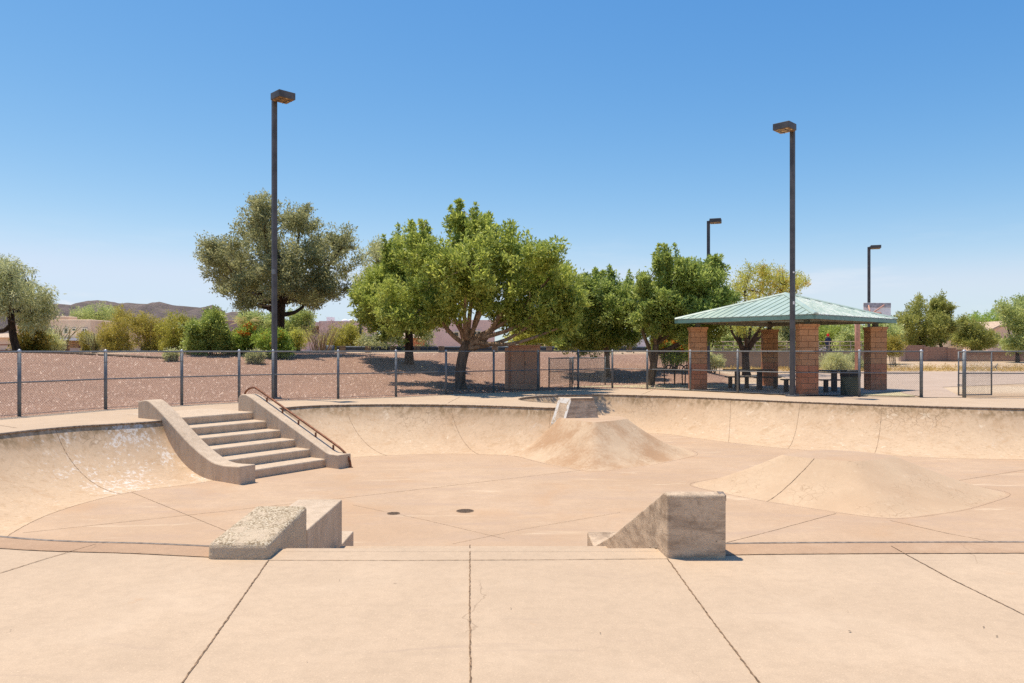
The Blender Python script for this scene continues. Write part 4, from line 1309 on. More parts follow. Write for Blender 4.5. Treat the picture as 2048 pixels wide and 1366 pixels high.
# ------------------------------------------------------------------ guard rail on the crest
gr_ = thing('guard_rail', 'steel guard rail on timber posts along the top of the gravel bank', 'guard rail', (P(640, 700, 52).x, 52, gz(P(640, 700, 52).x, 52)))
gpx = [(668, 49), (686, 49.2), (737, 49.6), (787, 50), (835, 50.4), (883, 50.8), (930, 51.2), (990, 51.6), (1046, 52), (1098, 52.4), (1150, 52.8), (1205, 53.2), (1258, 53.6), (1300, 54)]
for k, (gx_, d_) in enumerate(gpx[1:]):
    x = P(gx_, 700, d_).x; z0 = gz(x, d_) - 0.1
    mm = MB(); mm.box((x, d_ - 0.05, (z0 + 1.80) / 2), (0.40, 0.32, 1.80 - z0), 0.05); mm.build('post', M['wood'], gr_, bevel=0.02)
def wbeam(pts, name, mat):
    mm = MB()
    sec = [(0.0, 1.48), (0.07, 1.52), (0.07, 1.56), (0.0, 1.60), (0.0, 1.64), (0.07, 1.68), (0.07, 1.74), (0.0, 1.78)]
    vs = []
    for p in pts:
        for o_, z in sec: vs.append((p[0], p[1] - 0.22 - o_, z))
    n = len(sec)
    fs = [(i * n + k, (i + 1) * n + k, (i + 1) * n + k + 1, i * n + k + 1) for i in range(len(pts) - 1) for k in range(n - 1)]
    mm.add(vs, fs)
    return mm.build(name, mat, gr_)
for a_, b_ in zip(gpx[:-1], gpx[1:]):
    wbeam([(P(a_[0], 700, a_[1]).x + 0.21, a_[1] + 0.1, 0), (P(b_[0], 700, b_[1]).x - 0.21, b_[1] + 0.1, 0)], 'rail_beam', M['rail_steel'])
mm = MB()
ex = P(647, 700, 49).x
arc = [(ex + 0.75 - 0.85 * math.sin(R(q)), 48.85 + 0.30 * (1 - math.cos(R(q)))) for q in range(0, 100, 15)]
vs = []
for x, y in arc: vs += [(x, y, 1.20), (x, y, 1.84)]
mm.add(vs, [(2 * i, 2 * i + 2, 2 * i + 3, 2 * i + 1) for i in range(len(arc) - 1)])
eo = mm.build('end_terminal', M['rail_steel'], gr_, smooth=True)
sm_ = eo.modifiers.new('thick', 'SOLIDIFY'); sm_.thickness = 0.03

# ------------------------------------------------------------------ walls, railings
def wall_run(name, label, pts, thick, mat, cat='wall', caps=None, capmat=None):
    t = thing(name, label, cat, pts[0][0])
    for (a, h0, zb), (b, h1, _) in zip(pts[:-1], pts[1:]):
        d = Vector((b[0] - a[0], b[1] - a[1], 0)).normalized(); s = Vector((-d.y, d.x, 0)) * thick / 2
        A, B = Vector((a[0], a[1], 0)), Vector((b[0], b[1], 0))
        mm = MB(); mm.prism([(A - s) + Vector((0, 0, zb)), (B - s) + Vector((0, 0, zb)), (B + s) + Vector((0, 0, zb)), (A + s) + Vector((0, 0, zb))],
                            [(A - s) + Vector((0, 0, h0)), (B - s) + Vector((0, 0, h0)), (B + s) + Vector((0, 0, h0)), (A + s) + Vector((0, 0, h0))])
        mm.build('wall_panel', mat, t)
    return t
def zpx(y, d): return CZ - (y - HY) / FPX * d
dW = 92
segs = [(1806, 690.5, 1850), (1850, 694, 1895), (1895, 696, 1911), (1911, 699, 1921), (1921, 702.5, 2200)]
bw = thing('block_wall', 'brown block wall stepping down behind the dirt lot on the right', 'wall', P(1806, 722, dW))
for i, (x0, y0, x1) in enumerate(segs):
    a, b = P(x0, 700, dW), P(x1, 700, dW)
    mm = MB(); mm.box(((a.x + b.x) / 2, dW, (zpx(y0, dW) - 0.6) / 2 + 0.0), (b.x - a.x, 0.25, zpx(y0, dW) + 0.6)); mm.build('wall_panel', M['wall_block'], bw)
for x0 in (1850, 1897, 1990, 2044):
    a = P(x0, 700, dW); zt = zpx(693 if x0 == 1850 else (696.5 if x0 == 1897 else 702), dW)
    mm = MB(); mm.box((a.x, dW - 0.08, (zt - 0.6) / 2), (0.5, 0.3, zt + 0.6)); mm.build('pilaster', M['wall_block'], bw)
a = P(1803, 700, dW)
mm = MB(); mm.box((a.x, dW - 0.1, (zpx(689, dW) - 0.6) / 2), (0.55, 0.55, zpx(689, dW) + 0.6)); mm.build('end_pillar', stucco('pinkish stone', (0.45, 0.31, 0.25)), bw)
# retaining wall and pipe railing behind the shelter
dR = 62
rt = thing('retaining_wall', 'low brown retaining wall behind the shelter carrying a pipe railing', 'wall', P(1430, 735, dR))
a, b = P(1425, 735, dR), P(1765, 735, dR)
mm = MB(); mm.box(((a.x + b.x) / 2, dR, 0.70), (b.x - a.x, 0.3, 1.55)); mm.build('wall_panel', stucco('tan brown stucco', (0.34, 0.24, 0.165)), rt)
mm = MB(); mm.box(((a.x + b.x) / 2, dR + 5.2, 0.55), (b.x - a.x, 9.8, 1.1)); tag(mm.build('road', M['path']), kind='structure')
pr = thing('pipe_railing', 'beige pipe railing along the top of the retaining wall', 'railing', (a.x, dR, 1.47))
n = 16
for k in range(n + 1):
    x = a.x + (b.x - a.x) * k / n
    mm = MB(); mm.tube([(x, dR, 1.45), (x, dR, 2.26)], 0.032, 6); mm.build('post', M['beige_rail'], pr)
for z in (1.62, 1.92, 2.24):
    mm = MB(); mm.tube([(a.x, dR, z), (b.x, dR, z)], 0.03, 6); mm.build('rail', M['beige_rail'], pr)
# rusty pipe rail at far left
rr = thing('pipe_railing', 'rusty red pipe railing at the far left edge beneath the drooping tree', 'railing', P(25, 705, 36))
for px_, in ((-60,), (-18,), (25,)):
    p = P(px_, 700, 36); zz = gz(p.x, 36)
    mm = MB(); mm.tube([(p.x, 36, zz - 0.05), (p.x, 36, zpx(689, 36))], 0.035, 8); mm.build('post', M['red_rail'], rr)
for y_ in (689.5, 701.0):
    mm = MB(); mm.tube([(P(-60, 700, 36).x, 36, zpx(y_, 36)), (P(25, 700, 36).x, 36, zpx(y_, 36))], 0.03, 8); mm.build('rail', M['red_rail'], rr)
# thin edging along the crest at left
mm = MB()
cx_ = [P(x, 711, 31.0 + 0.002 * x) for x in range(-300, 380, 40)]
mm.tube([(p.x, p.y, gz(p.x, p.y) + 0.03) for p in cx_], 0.06, 6)
tag(mm.build('kerb', M['wood']), kind='structure')

# ------------------------------------------------------------------ person on the road behind the railing
pp = P(1656, 700, 63.2)
fz = 1.1 - 0.35
pz = thing('person', 'distant person in a red cap and dark top behind the pipe railing', 'person', (pp.x, 63.2, 1.1))
me = bpy.data.meshes.new('body')
H = 1.28
jo = [(0, 0, .88, .14), (0, 0, 1.12, .145), (0, 0, 1.38, .15), (0, 0, 1.50, .06), (0, 0, 1.60, .09), (0, 0, 1.72, .095),
      (.18, 0, 1.40, .06), (.25, 0.02, 1.12, .045), (.22, -.1, .92, .035), (-.18, 0, 1.40, .06), (-.26, 0.02, 1.12, .045), (-.2, -.1, .92, .035),
      (.09, 0, .84, .085), (.10, 0, .46, .06), (.10, .02, .07, .045), (.10, -.12, .04, .035), (-.09, 0, .84, .085), (-.10, -.05, .46, .06), (-.10, .02, .07, .045), (-.10, -.12, .04, .035)]
ed = [(0, 1), (1, 2), (2, 3), (3, 4), (4, 5), (2, 6), (6, 7), (7, 8), (2, 9), (9, 10), (10, 11), (0, 12), (12, 13), (13, 14), (14, 15), (0, 16), (16, 17), (17, 18), (18, 19)]
me.from_pydata([(a_[0], a_[1], a_[2]) for a_ in jo], ed, [])
po = bpy.data.objects.new('body', me); COL.objects.link(po); po.parent = pz
me.materials.append(M['cloth_blue'])
sk = po.modifiers.new('skin', 'SKIN')
for i, a_ in enumerate(jo): me.skin_vertices[0].data[i].radius = (a_[3], a_[3])
me.skin_vertices[0].data[0].use_root = True
po.modifiers.new('sub', 'SUBSURF').render_levels = 1
mm = MB(); mm.lathe((pp.x, 63.2, 1.1 + 1.60), [(0.10, 0.0), (0.11, 0.08), (0.105, 0.15), (0.08, 0.20), (0.02, 0.225)], 12); mm.box((pp.x, 63.07, 1.1 + 1.70), (0.16, 0.14, 0.02)); mm.build('cap', M['cloth_red'], pz, smooth=False)
mm = MB(); mm.lathe((pp.x, 63.195, 1.1 + 1.50), [(0.05, 0), (0.085, 0.04), (0.098, 0.12), (0.09, 0.18)], 12); mm.build('face', M['skin'], pz, smooth=True)

# ------------------------------------------------------------------ houses
def house_box(mb, x0, x1, y0, y1, d, depth, zb=None):
    a, b = P(x0, y0, d), P(x1, y1, d)
    zb = b.z if zb is None else zb
    mb.box(((a.x + b.x) / 2, d + depth / 2, (a.z + zb) / 2), (b.x - a.x, depth, a.z - zb))
def window(parent, x0, x1, y0, y1, d, panes=1):
    a, b = P(x0, y0, d), P(x1, y1, d)
    w, h = b.x - a.x, a.z - b.z
    mm = MB(); fx = 0.10
    cx_, cz_ = (a.x + b.x) / 2, (a.z + b.z) / 2
    for (px_, pz_, sx, sz) in ((cx_, a.z, w + fx, fx), (cx_, b.z, w + fx, fx), (a.x, cz_, fx, h - fx), (b.x, cz_, fx, h - fx)):
        mm.box((px_, d - 0.06, pz_), (sx, 0.16, sz))
    if panes > 1: mm.box((cx_, d - 0.05, cz_), (0.06, 0.12, h - fx))
    f = mm.build('window', M['stucco_cream'], parent)
    mm = MB(); mm.box((cx_, d - 0.03, cz_), (w - fx, 0.08, h - fx)); mm.build('pane', M['glass'], f)
# tan house at left
d = 100
h1 = thing('house', 'tan two storey stucco house with a white edged porch roof behind the left bushes', 'house', P(110, 705, d))
mm = MB(); house_box(mm, 52, 182, 639, 708, d, 9); house_box(mm, 112, 129, 632, 640, d + 0.3, 3); mm.build('wall', M['stucco_tan'], h1, bevel=0.12)
mm = MB(); house_box(mm, 30, 60, 650, 708, d + 2, 7); mm.build('wing', M['stucco_tan'], h1, bevel=0.12)
mm = MB(); a, b = P(82, 676, d - 3), P(166, 681, d - 3); mm.box(((a.x + b.x) / 2, d - 1.6, (a.z + b.z) / 2), (b.x - a.x, 3.2, a.z - b.z)); mm.build('porch_roof', M['white'], h1)
for x in (104, 132, 158):
    a = P(x, 681, d - 3); mm = MB(); mm.box((a.x, d - 2.8, (a.z + 1.0) / 2), (0.25, 0.25, a.z - 1.0)); mm.build('porch_post', M['red_rail'], h1)
window(h1, 92, 107, 656, 667, d, 2); window(h1, 129, 137, 656, 667, d); window(h1, 145, 152, 657, 662, d); window(h1, 165, 175, 657, 667, d, 2)
mm = MB(); house_box(mm, 182, 240, 664, 708, d + 3, 8); mm.build('garage_wing', M['stucco_tan'], h1)
mm = MB(); house_box(mm, 140, 260, 696, 708, d - 8, 0.4); tag(mm.build('garden_wall', stucco('grey pink wall', (0.40, 0.31, 0.27))), 'long low grey garden wall in front of the tan house', 'wall')
# far left house with tiled roof
h0 = thing('house', 'low pinkish house with a pale tiled roof at the far left edge', 'house', P(0, 705, 88))
mm = MB(); house_box(mm, -80, 21, 674, 708, 88, 9); mm.build('wall', M['stucco_peach'], h0)
def hip(mb, x0, x1, y0, y1, d, depth):
    a, b = P(x0, y1, d), P(x1, y1, d); zt = zpx(y0, d)
    o = 0.4
    r0, r1 = (a.x + depth / 2, d + depth / 2, zt), (b.x - depth / 2, d + depth / 2, zt)
    if r0[0] > r1[0]: r0 = r1 = ((a.x + b.x) / 2, d + depth / 2, zt)
    vs = [(a.x - o, d - o, a.z), (b.x + o, d - o, a.z), (b.x + o, d + depth + o, a.z), (a.x - o, d + depth + o, a.z), r0, r1]
    mb.add(vs, [(0, 1, 5, 4), (1, 2, 5), (2, 3, 4, 5), (3, 0, 4), (3, 2, 1, 0)])
mm = MB(); hip(mm, -80, 21, 664, 675, 88, 9); mm.build('roof', M['tile'], h0)
# pink house, middle left
d = 92
h2 = thing('house', 'pink flat roofed stucco house with a roof box and balcony, left of the second tree', 'house', P(660, 700, d))
mm = MB(); house_box(mm, 638, 725, 642, 706, d, 10); house_box(mm, 603, 609.5, 644, 706, d - 0.2, 10); house_box(mm, 609.5, 638, 644, 652, d - 0.2, 8); house_box(mm, 609.5, 638, 669, 706, d - 0.1, 6); house_box(mm, 609.5, 638, 652, 669, d + 2.0, 6)
mm.build('wall', M['stucco_pink'], h2)
mm = MB(); house_box(mm, 661.5, 664, 641, 662, d - 0.12, 0.3); mm.build('wall_pier', M['stucco_pink'], h2)
window(h2, 624, 635, 659, 669, d + 2.0)
mm = MB(); house_box(mm, 653, 665, 634, 642.5, d + 3, 1.2); mm.build('roof_box', M['white'], h2)
for x in (690, 703): 
    mm = MB(); a = P(x, 641, d + 3); mm.lathe((a.x, d + 3, a.z - 0.1), [(0.5, 0), (0.45, 0.15), (0.1, 0.28)], 10); mm.build('skylight', M['white'], h2)
h2b = thing('house', 'pale purple low flat house far behind the palm', 'house', P(460, 700, 120))
mm = MB(); house_box(mm, 380, 478, 641.5, 706, 120, 10); mm.build('wall', stucco('mauve stucco', (0.36, 0.26, 0.25)), h2b)
mm = MB(); house_box(mm, 380, 478, 640.6, 641.6, 119.9, 10.2); mm.build('parapet', M['stucco_tan'], h2b)
# wall + orange house in the middle
d = 84
h3 = thing('house', 'orange house with a pale tiled roof seen under the second tree', 'house', P(830, 700, d + 8))
mm = MB(); house_box(mm, 795, 860, 676, 706, d + 8, 8); mm.build('wall', M['orange_stucco'], h3)
mm = MB(); hip(mm, 735, 868, 664, 676, d + 8, 9); mm.build('roof', M['tile'], h3)
gw = MB(); house_box(gw, 733, 802, 674.5, 706, d, 0.5); tag(gw.build('garden_wall', M['stucco_pink']), 'pink stucco garden wall left of the second tree trunk', 'wall')
h4 = thing('house', 'large plain pink stucco house behind the main tree', 'house', P(900, 700, d))
mm = MB(); house_box(mm, 853, 985, 640, 708, d, 11); mm.build('wall', M['stucco_pink'], h4)
window(h4, 946, 962, 662, 676, d, 2)
window(h4, 908, 918, 664, 676, d, 1)
# cream house right of the cabinet
d = 95
h5 = thing('house', 'cream house with an orange awning seen between the cabinet and the right trees', 'house', P(1190, 700, d))
mm = MB(); house_box(mm, 1090, 1250, 668, 708, d, 10); mm.build('wall', M['stucco_cream'], h5)
mm = MB(); hip(mm, 1140, 1250, 661, 669, d, 10); mm.build('roof', M['tile'], h5)
mm = MB(); a, b = P(1166, 680, d - 1), P(1186, 685, d - 1); mm.box(((a.x + b.x) / 2, d - 0.5, (a.z + b.z) / 2), (b.x - a.x, 1, a.z - b.z)); mm.build('awning', M['awning'], h5)
window(h5, 1112, 1124, 678, 688, d)
# right houses
d = 118
h6 = thing('house', 'peach gable fronted house half hidden by trees at the right edge', 'house', P(2015, 700, d))
mm = MB(); house_box(mm, 1975, 2060, 664, 704, d, 10)
a, b, c = P(1975, 664, d), P(2060, 664, d), P(2016, 645, d)
mm.prism([(a.x, d, a.z), (b.x, d, b.z), (c.x, d, c.z)], [(a.x, d + 10, a.z), (b.x, d + 10, b.z), (c.x, d + 10, c.z)])
mm.build('wall', M['stucco_peach'], h6)
mm = MB()
for q in (a, b):
    e0 = Vector((q.x + (q.x - c.x) * 0.06, d, q.z - (c.z - q.z) * 0.06)); e1 = Vector((c.x, d, c.z))
    mm.prism([e0 + Vector((0, -0.4, 0.02)), e1 + Vector((0, -0.4, 0.02)), e1 + Vector((0, -0.4, 0.3)), e0 + Vector((0, -0.4, 0.3))], [e0 + Vector((0, 10.4, 0.02)), e1 + Vector((0, 10.4, 0.02)), e1 + Vector((0, 10.4, 0.3)), e0 + Vector((0, 10.4, 0.3))])
mm.build('roof', M['tile'], h6)
window(h6, 1990, 2000, 669, 679, d, 2); window(h6, 2016, 2026, 668, 678, d, 2)
h7 = thing('house', 'house with a pale tiled hip roof behind the trees on the right', 'house', P(1910, 700, 125))
mm = MB(); house_box(mm, 1865, 1960, 676, 704, 125, 10); mm.build('wall', M['stucco_cream'], h7)
mm = MB(); hip(mm, 1865, 1960, 664, 677, 125, 11); mm.build('roof', M['tile'], h7)
window(h7, 1900, 1912, 682, 692, 125, 2)

# ------------------------------------------------------------------ hills
def hill(name, prof, d, depth, mat, amp, seed):
    """ridge whose skyline follows photo points prof, with a real slope towards us and behind"""
    r_ = np.random.default_rng(seed)
    xs = np.arange(prof[0][0], prof[-1][0] + 1, 5.0)
    ys = np.interp(xs, [p[0] for p in prof], [p[1] for p in prof])
    nn = np.cumsum(r_.normal(0, 0.4, len(xs))); nn -= np.linspace(nn[0], nn[-1], len(xs))
    rows = 26
    V = []
    ph = r_.uniform(0, 6, 8)
    for j in range(rows):
        f = j / (rows - 1)                               # 0 foot towards us, .62 ridge, 1 foot behind
        yy = d + (f - 0.62) * depth
        k = math.sin(min(1, f / 0.62) * math.pi / 2) ** 1.15 if f < 0.62 else math.cos((f - 0.62) / 0.38 * math.pi / 2)
        for i, x in enumerate(xs):
            X = (x - CX) / FPX * d
            zt = CZ - (ys[i] - HY) / FPX * d
            g = amp * (0.5 * math.sin(X * 0.021 + f * 5 + ph[0]) + 0.35 * math.sin(X * 0.047 - f * 9 + ph[1]) + 0.25 * math.sin(X * 0.11 + f * 17 + ph[2]) + 0.2 * math.sin(X * 0.23 + f * 23 + ph[3]))
            g *= (1 - abs(f - 0.62) / 0.62) * 0 + (0.25 + 1.0 * (abs(f - 0.62) > 0.03)) * (0.0 if f in (0.0, 1.0) else 1.0)
            V.append((X, yy, max(-4, zt * k + g * (1 if abs(f - 0.62) > 0.03 else 0.35) * min(1, zt / (amp * 6)))))
    nxx = len(xs)
    Q = [(j * nxx + i, j * nxx + i + 1, (j + 1) * nxx + i + 1, (j + 1) * nxx + i) for j in range(rows - 1) for i in range(nxx - 1)]
    o = np_mesh(name, V, Q, mat, smooth=True)
    return tag(o, kind='structure')
hill('hills', [(-420, 640), (-200, 618), (-60, 632), (30, 640), (80, 622), (108, 611), (130, 621), (150, 625), (185, 630), (212, 626), (240, 611), (262, 606), (300, 608), (350, 611), (400, 615), (440, 624), (480, 634), (540, 650), (600, 672), (680, 700)], 1100, 700, M['hill'], 9, 3)
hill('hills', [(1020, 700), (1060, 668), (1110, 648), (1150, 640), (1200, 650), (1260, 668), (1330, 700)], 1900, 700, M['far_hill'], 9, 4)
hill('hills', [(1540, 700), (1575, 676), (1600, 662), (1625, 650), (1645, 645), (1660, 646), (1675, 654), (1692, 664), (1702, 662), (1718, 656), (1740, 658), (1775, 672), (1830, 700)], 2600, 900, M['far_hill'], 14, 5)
# ------------------------------------------------------------------ plants
def leaves(centers, sig, per, L, W, seed, flat=0.25, droop=0.0, jitter=0.35, axes=None):
    """many small leaf-shaped faces gathered in clumps round the given points"""
    r_ = np.random.default_rng(seed)
    C = np.repeat(np.asarray(centers, float), per, 0)
    S = np.repeat(np.asarray(sig, float), per)[:, None]
    n = len(C)
    off = r_.normal(0, 1, (n, 3)) * S * np.array([1, 1, 0.8])
    if axes is not None:
        A = np.repeat(axes, per, 0)
        off = off * 0.52 + A * S * r_.uniform(-1.3, 2.0, (n, 1))
    if droop: off[:, 2] -= np.abs(r_.normal(0, droop, n)) * S[:, 0]
    p = C + off
    # leaf axis: outward from the clump centre, with scatter
    ax = off / (np.linalg.norm(off, axis=1, keepdims=True) + 1e-6) + r_.normal(0, 0.7, (n, 3)) + np.array([0, 0, 0.15 - droop * 0.8])
    ax /= np.linalg.norm(ax, axis=1, keepdims=True) + 1e-6
    nr = r_.normal(0, 1, (n, 3)) + np.array([0, 0, 1.3])
    sd = np.cross(ax, nr); sd /= np.linalg.norm(sd, axis=1, keepdims=True) + 1e-6
    k = (1 + r_.uniform(-jitter, jitter, n))[:, None]
    up = np.cross(sd, ax) * W * 0.35
    a = p; b = p + ax * L * k * 0.5 + sd * W * k * 0.5 + up * 0; c = p + ax * L * k; dd = p + ax * L * k * 0.5 - sd * W * k * 0.5
    V = np.stack([a, b, c, dd], 1).reshape(-1, 3)
    Q = np.arange(n * 4).reshape(-1, 4)
    return V, Q

def expand(blobs, d, seed, spread=0.75):
    """crown masses given as photo outlines become solid masses spread through the depth of the crown"""
    r_ = np.random.default_rng(seed + 77)
    x0 = min(b[0] - b[2] for b in blobs); x1 = max(b[0] + b[2] for b in blobs)
    xc, hw = (x0 + x1) / 2, (x1 - x0) / 2
    out = []
    for k, (x, y, rx, ry) in enumerate(blobs):
        xr = min(0.95, abs(x - xc) / hw)
        reach = spread * hw / FPX * d * math.sqrt(1 - xr * xr)
        for sgn in (1, -1):
            off = sgn * reach * r_.uniform(0.25, 0.95) * (1 if k % 2 else -1)
            dd = d + off
            c = P(x, y, dd)
            out.append((c, rx / FPX * dd, (rx + ry) / 2 / FPX * dd, ry / FPX * dd))
    return out
def blob_points(ex, n, seed, shell=0.30, lobes=14):
    """clump centres: each mass is a cluster of smaller lobes, so the outline is uneven and shows gaps"""
    r_ = np.random.default_rng(seed)
    L = []
    for c, rx, ry, rz in ex:
        L.append((c.x, c.y, c.z, rx * 0.42, ry * 0.42, rz * 0.42))
        for _ in range(lobes):
            v = r_.normal(0, 1, 3); v /= np.linalg.norm(v)
            f = r_.uniform(0.50, 0.95); q = r_.uniform(0.16, 0.34)
            L.append((c.x + v[0] * rx * f, c.y + v[1] * ry * f, c.z + v[2] * rz * f, rx * q, ry * q, max(rz * q, rx * q * 0.7)))
    L = np.array(L)
    w = (L[:, 3] * L[:, 5]) ** 0.9; w /= w.sum()
    pick = r_.choice(len(L), n, p=w)
    v = r_.normal(0, 1, (n, 3)); v /= np.linalg.norm(v, axis=1, keepdims=True)
    rr = r_.uniform(0, 1, n)[:, None] ** shell
    return L[pick, :3] + v * rr * L[pick, 3:]

def tree(name, label, cat, d, trunk, blobs, n, per, L, W, sig, leaf, bark, seed, group=None, depth=0.85, spikes=0, droop=0.0, shell=0.30,
         blossom=None, limbs=True, fork=None, limbmat=None, zbase=None, twigs=90, extra_trunks=()):
    """trunk: photo points (x, y, half width) from the ground up, at depth d; blobs: crown masses (x, y, rx, ry)"""
    r_ = np.random.default_rng(seed)
    tp = [P(x, y, d) for x, y, _ in trunk]
    zb = gz(tp[0].x, d) if zbase is None else zbase
    tp[0] = Vector((tp[0].x, d, zb - 0.1))
    root = thing(name, label, cat, (tp[0].x, d, zb), group)
    rad = [w / FPX * d for _, _, w in trunk]
    ex = expand(blobs, d, seed, depth * 0.85)
    C = blob_points(ex, n, seed, shell)
    C = C[C[:, 2] > zb + 0.25]
    S = sig * r_.uniform(0.65, 1.45, len(C))
    if spikes:
        # upright shoots standing out of the top of the crown
        order = np.argsort(-(C[:, 2] + r_.normal(0, 0.5, len(C))))[:spikes * 3]
        sp, ss = [], []
        for i in r_.choice(order, spikes, replace=False):
            h = r_.uniform(0.3, 0.85)
            for k in range(4):
                sp.append(C[i] + np.array([r_.normal(0, 0.04), r_.normal(0, 0.04), h * k / 3]))
                ss.append(sig * (0.62 - 0.12 * k))
        C = np.concatenate([C, sp]); S = np.concatenate([S, ss])
    mm = MB()
    jit = [Vector((0, 0, 0))] + [Vector((r_.normal(0, rad[0] * 0.15), r_.normal(0, rad[0] * 0.3), 0)) for _ in tp[1:]]
    base = catmull([p + j for p, j in zip(tp, jit)], 4)
    rr = np.interp(np.linspace(0, 1, len(base)), np.linspace(0, 1, len(rad)), rad)
    rr[0] *= 1.35
    if len(rr) > 1: rr[1] *= 1.12
    mm.tube(base, list(rr), 10)
    for et in extra_trunks:
        q = [P(x, y, d) + Vector((0, dy * 1.0, 0)) for x, y, w, dy in et]
        mm.tube(catmull(q, 4), list(np.interp(np.linspace(0, 1, (len(q) - 1) * 4 + 1), np.linspace(0, 1, len(q)), [w / FPX * d for _, _, w, _ in et])), 8, 1 if limbmat else 0)
    if limbs:
        top = base[-1]; mid = base[max(0, int(len(base) * 0.75))]
        ends = []
        for c, _, _, _ in ex[::(4 if limbmat else 2)]:
            s = top if r_.random() < 0.7 else mid
            m1 = s.lerp(c, 0.5) + Vector((r_.normal(0, 0.12), r_.normal(0, 0.12), -0.10 * (c - s).length))
            path = catmull([s, m1, c], 5)
            mm.tube(path, list(np.linspace(rad[-1] * 0.62, rad[-1] * 0.2, len(path))), 7, 1 if limbmat else 0)
            ends += path[4:]
        if len(ends) and twigs:
            E = np.array([tuple(e) for e in ends])
            for i in r_.choice(len(C), min(twigs, len(C)), replace=False):
                c = C[i]
                j = int(np.argmin(((E - c) ** 2).sum(1)))
                e = Vector(E[j]); c = Vector(c)
                if (c - e).length < 0.1: continue
                mid_ = e.lerp(c, 0.5) + Vector((r_.normal(0, 0.06), r_.normal(0, 0.06), r_.normal(0.05, 0.05)))
                mm.tube([e, mid_, c], [rad[-1] * 0.16, rad[-1] * 0.10, 0.008], 5, 1 if limbmat else 0)
    mm.build('trunk', [bark, limbmat] if limbmat else bark, root, smooth=True)
    cc = np.array([np.mean([e[0].x for e in ex]), d, np.mean([e[0].z for e in ex]) - 0.8])
    ax_ = C - cc; ax_ /= np.linalg.norm(ax_, axis=1, keepdims=True) + 1e-6
    ax_ = ax_ * 0.7 + r_.normal(0, 0.45, C.shape) + np.array([0, 0, 0.55 if not droop else -0.9]); ax_ /= np.linalg.norm(ax_, axis=1, keepdims=True) + 1e-6
    V, Q = leaves(C, S, per, L, W, seed + 1, droop=droop, axes=ax_)
    cr = np_mesh('crown', V, Q, leaf, root)
    if blossom:
        bm_, frac, bper, cond, bl_, bw_ = blossom
        sel = np.array([i for i in range(len(C)) if cond(C[i]) and r_.random() < frac])
        if len(sel):
            V, Q = leaves(C[sel], S[sel] * 0.55, bper, bl_, bw_, seed + 2)
            np_mesh('blossoms', V, Q, bm_, root)
    return root

def zmin(z): return lambda c: c[2] > z
anyc = lambda c: True
GT = 'leafy green trees behind the fence'
M['left_tree'] = leaf_mat('silvery mesquite leaves', (0.10, 0.11, 0.05), (0.155, 0.16, 0.075), (0.21, 0.21, 0.11))
# main ash
tree('ash_tree', 'largest bright green tree with several tan limbs, standing beside the brown cabinet', 'tree', 28.5,
     [(921, 779, 11.5), (924, 740, 10.5), (929, 705, 10.5), (935, 682, 9)],
     [(940, 525, 95, 75), (850, 590, 80, 70), (1040, 570, 95, 80), (870, 622, 70, 34), (1100, 620, 56, 52), (925, 468, 38, 32), (966, 462, 20, 30), (1088, 508, 42, 34), (838, 500, 42, 36),
      (1040, 632, 60, 34), (1000, 500, 60, 45), (880, 540, 70, 60), (1130, 575, 35, 35), (800, 640, 50, 32), (1110, 545, 30, 30), (1140, 605, 30, 34), (1120, 655, 40, 26), (960, 575, 80, 48)],
     2500, 52, 0.140, 0.056, 0.125, M['ash'], M['bark'], 21, GT, depth=0.9, spikes=34, limbmat=M['limb'], twigs=160,
     extra_trunks=([(930, 700, 7, 0), (955, 692, 6.5, -0.1), (978, 668, 5.5, -0.3), (995, 640, 4.5, -0.4), (1015, 600, 3, -0.4)],
                   [(930, 690, 5, 0), (908, 672, 4.5, -0.2), (893, 655, 4, -0.3), (886, 640, 3, -0.3)],
                   [(934, 684, 5.5, 0), (945, 665, 4.5, 0.1), (950, 640, 4, 0.2), (962, 600, 3, 0.2)],
                   [(930, 690, 4.5, 0), (922, 662, 4, 0.2), (918, 630, 3.2, 0.2)]))
tree('ash_tree', 'green tree with a slim dark trunk behind the guard rail, left of the largest tree', 'tree', 35,
     [(818, 706, 9), (818, 680, 8), (817, 650, 7.5)],
     [(770, 600, 62, 60), (805, 540, 50, 55), (742, 622, 42, 36), (830, 630, 60, 42), (780, 650, 45, 30), (815, 500, 32, 28), (850, 570, 50, 60), (725, 590, 26, 22), (770, 558, 40, 34)],
     1250, 46, 0.150, 0.060, 0.135, M['ash'], M['dark_bark'], 31, GT, spikes=14)
tree('oak_tree', 'broad dark olive tree behind the tallest lamp post', 'tree', 39,
     [(562, 706, 12), (561, 680, 9.5), (560, 640, 9.5), (559, 605, 9)],
     [(555, 500, 95, 80), (455, 525, 58, 48), (655, 515, 62, 52), (520, 435, 42, 36), (600, 445, 42, 36), (560, 565, 95, 42), (480, 570, 55, 34), (648, 568, 48, 34), (690, 485, 30, 26), (430, 505, 36, 24), (525, 415, 22, 22), (620, 600, 36, 16), (500, 605, 30, 14)],
     2100, 46, 0.125, 0.055, 0.155, M['oak'], M['dark_bark'], 41, None, depth=0.95, twigs=160)
tree('grey_tree', 'grey green tree showing behind the left shoulder of the green trees', 'tree', 52,
     [(770, 706, 6), (768, 650, 5)],
     [(755, 528, 40, 36), (775, 565, 45, 36), (735, 560, 26, 24), (765, 500, 22, 18), (765, 680, 50, 20), (850, 660, 24, 40)],
     620, 40, 0.15, 0.055, 0.19, M['grey_green'], M['dark_bark'], 43, None, twigs=50)
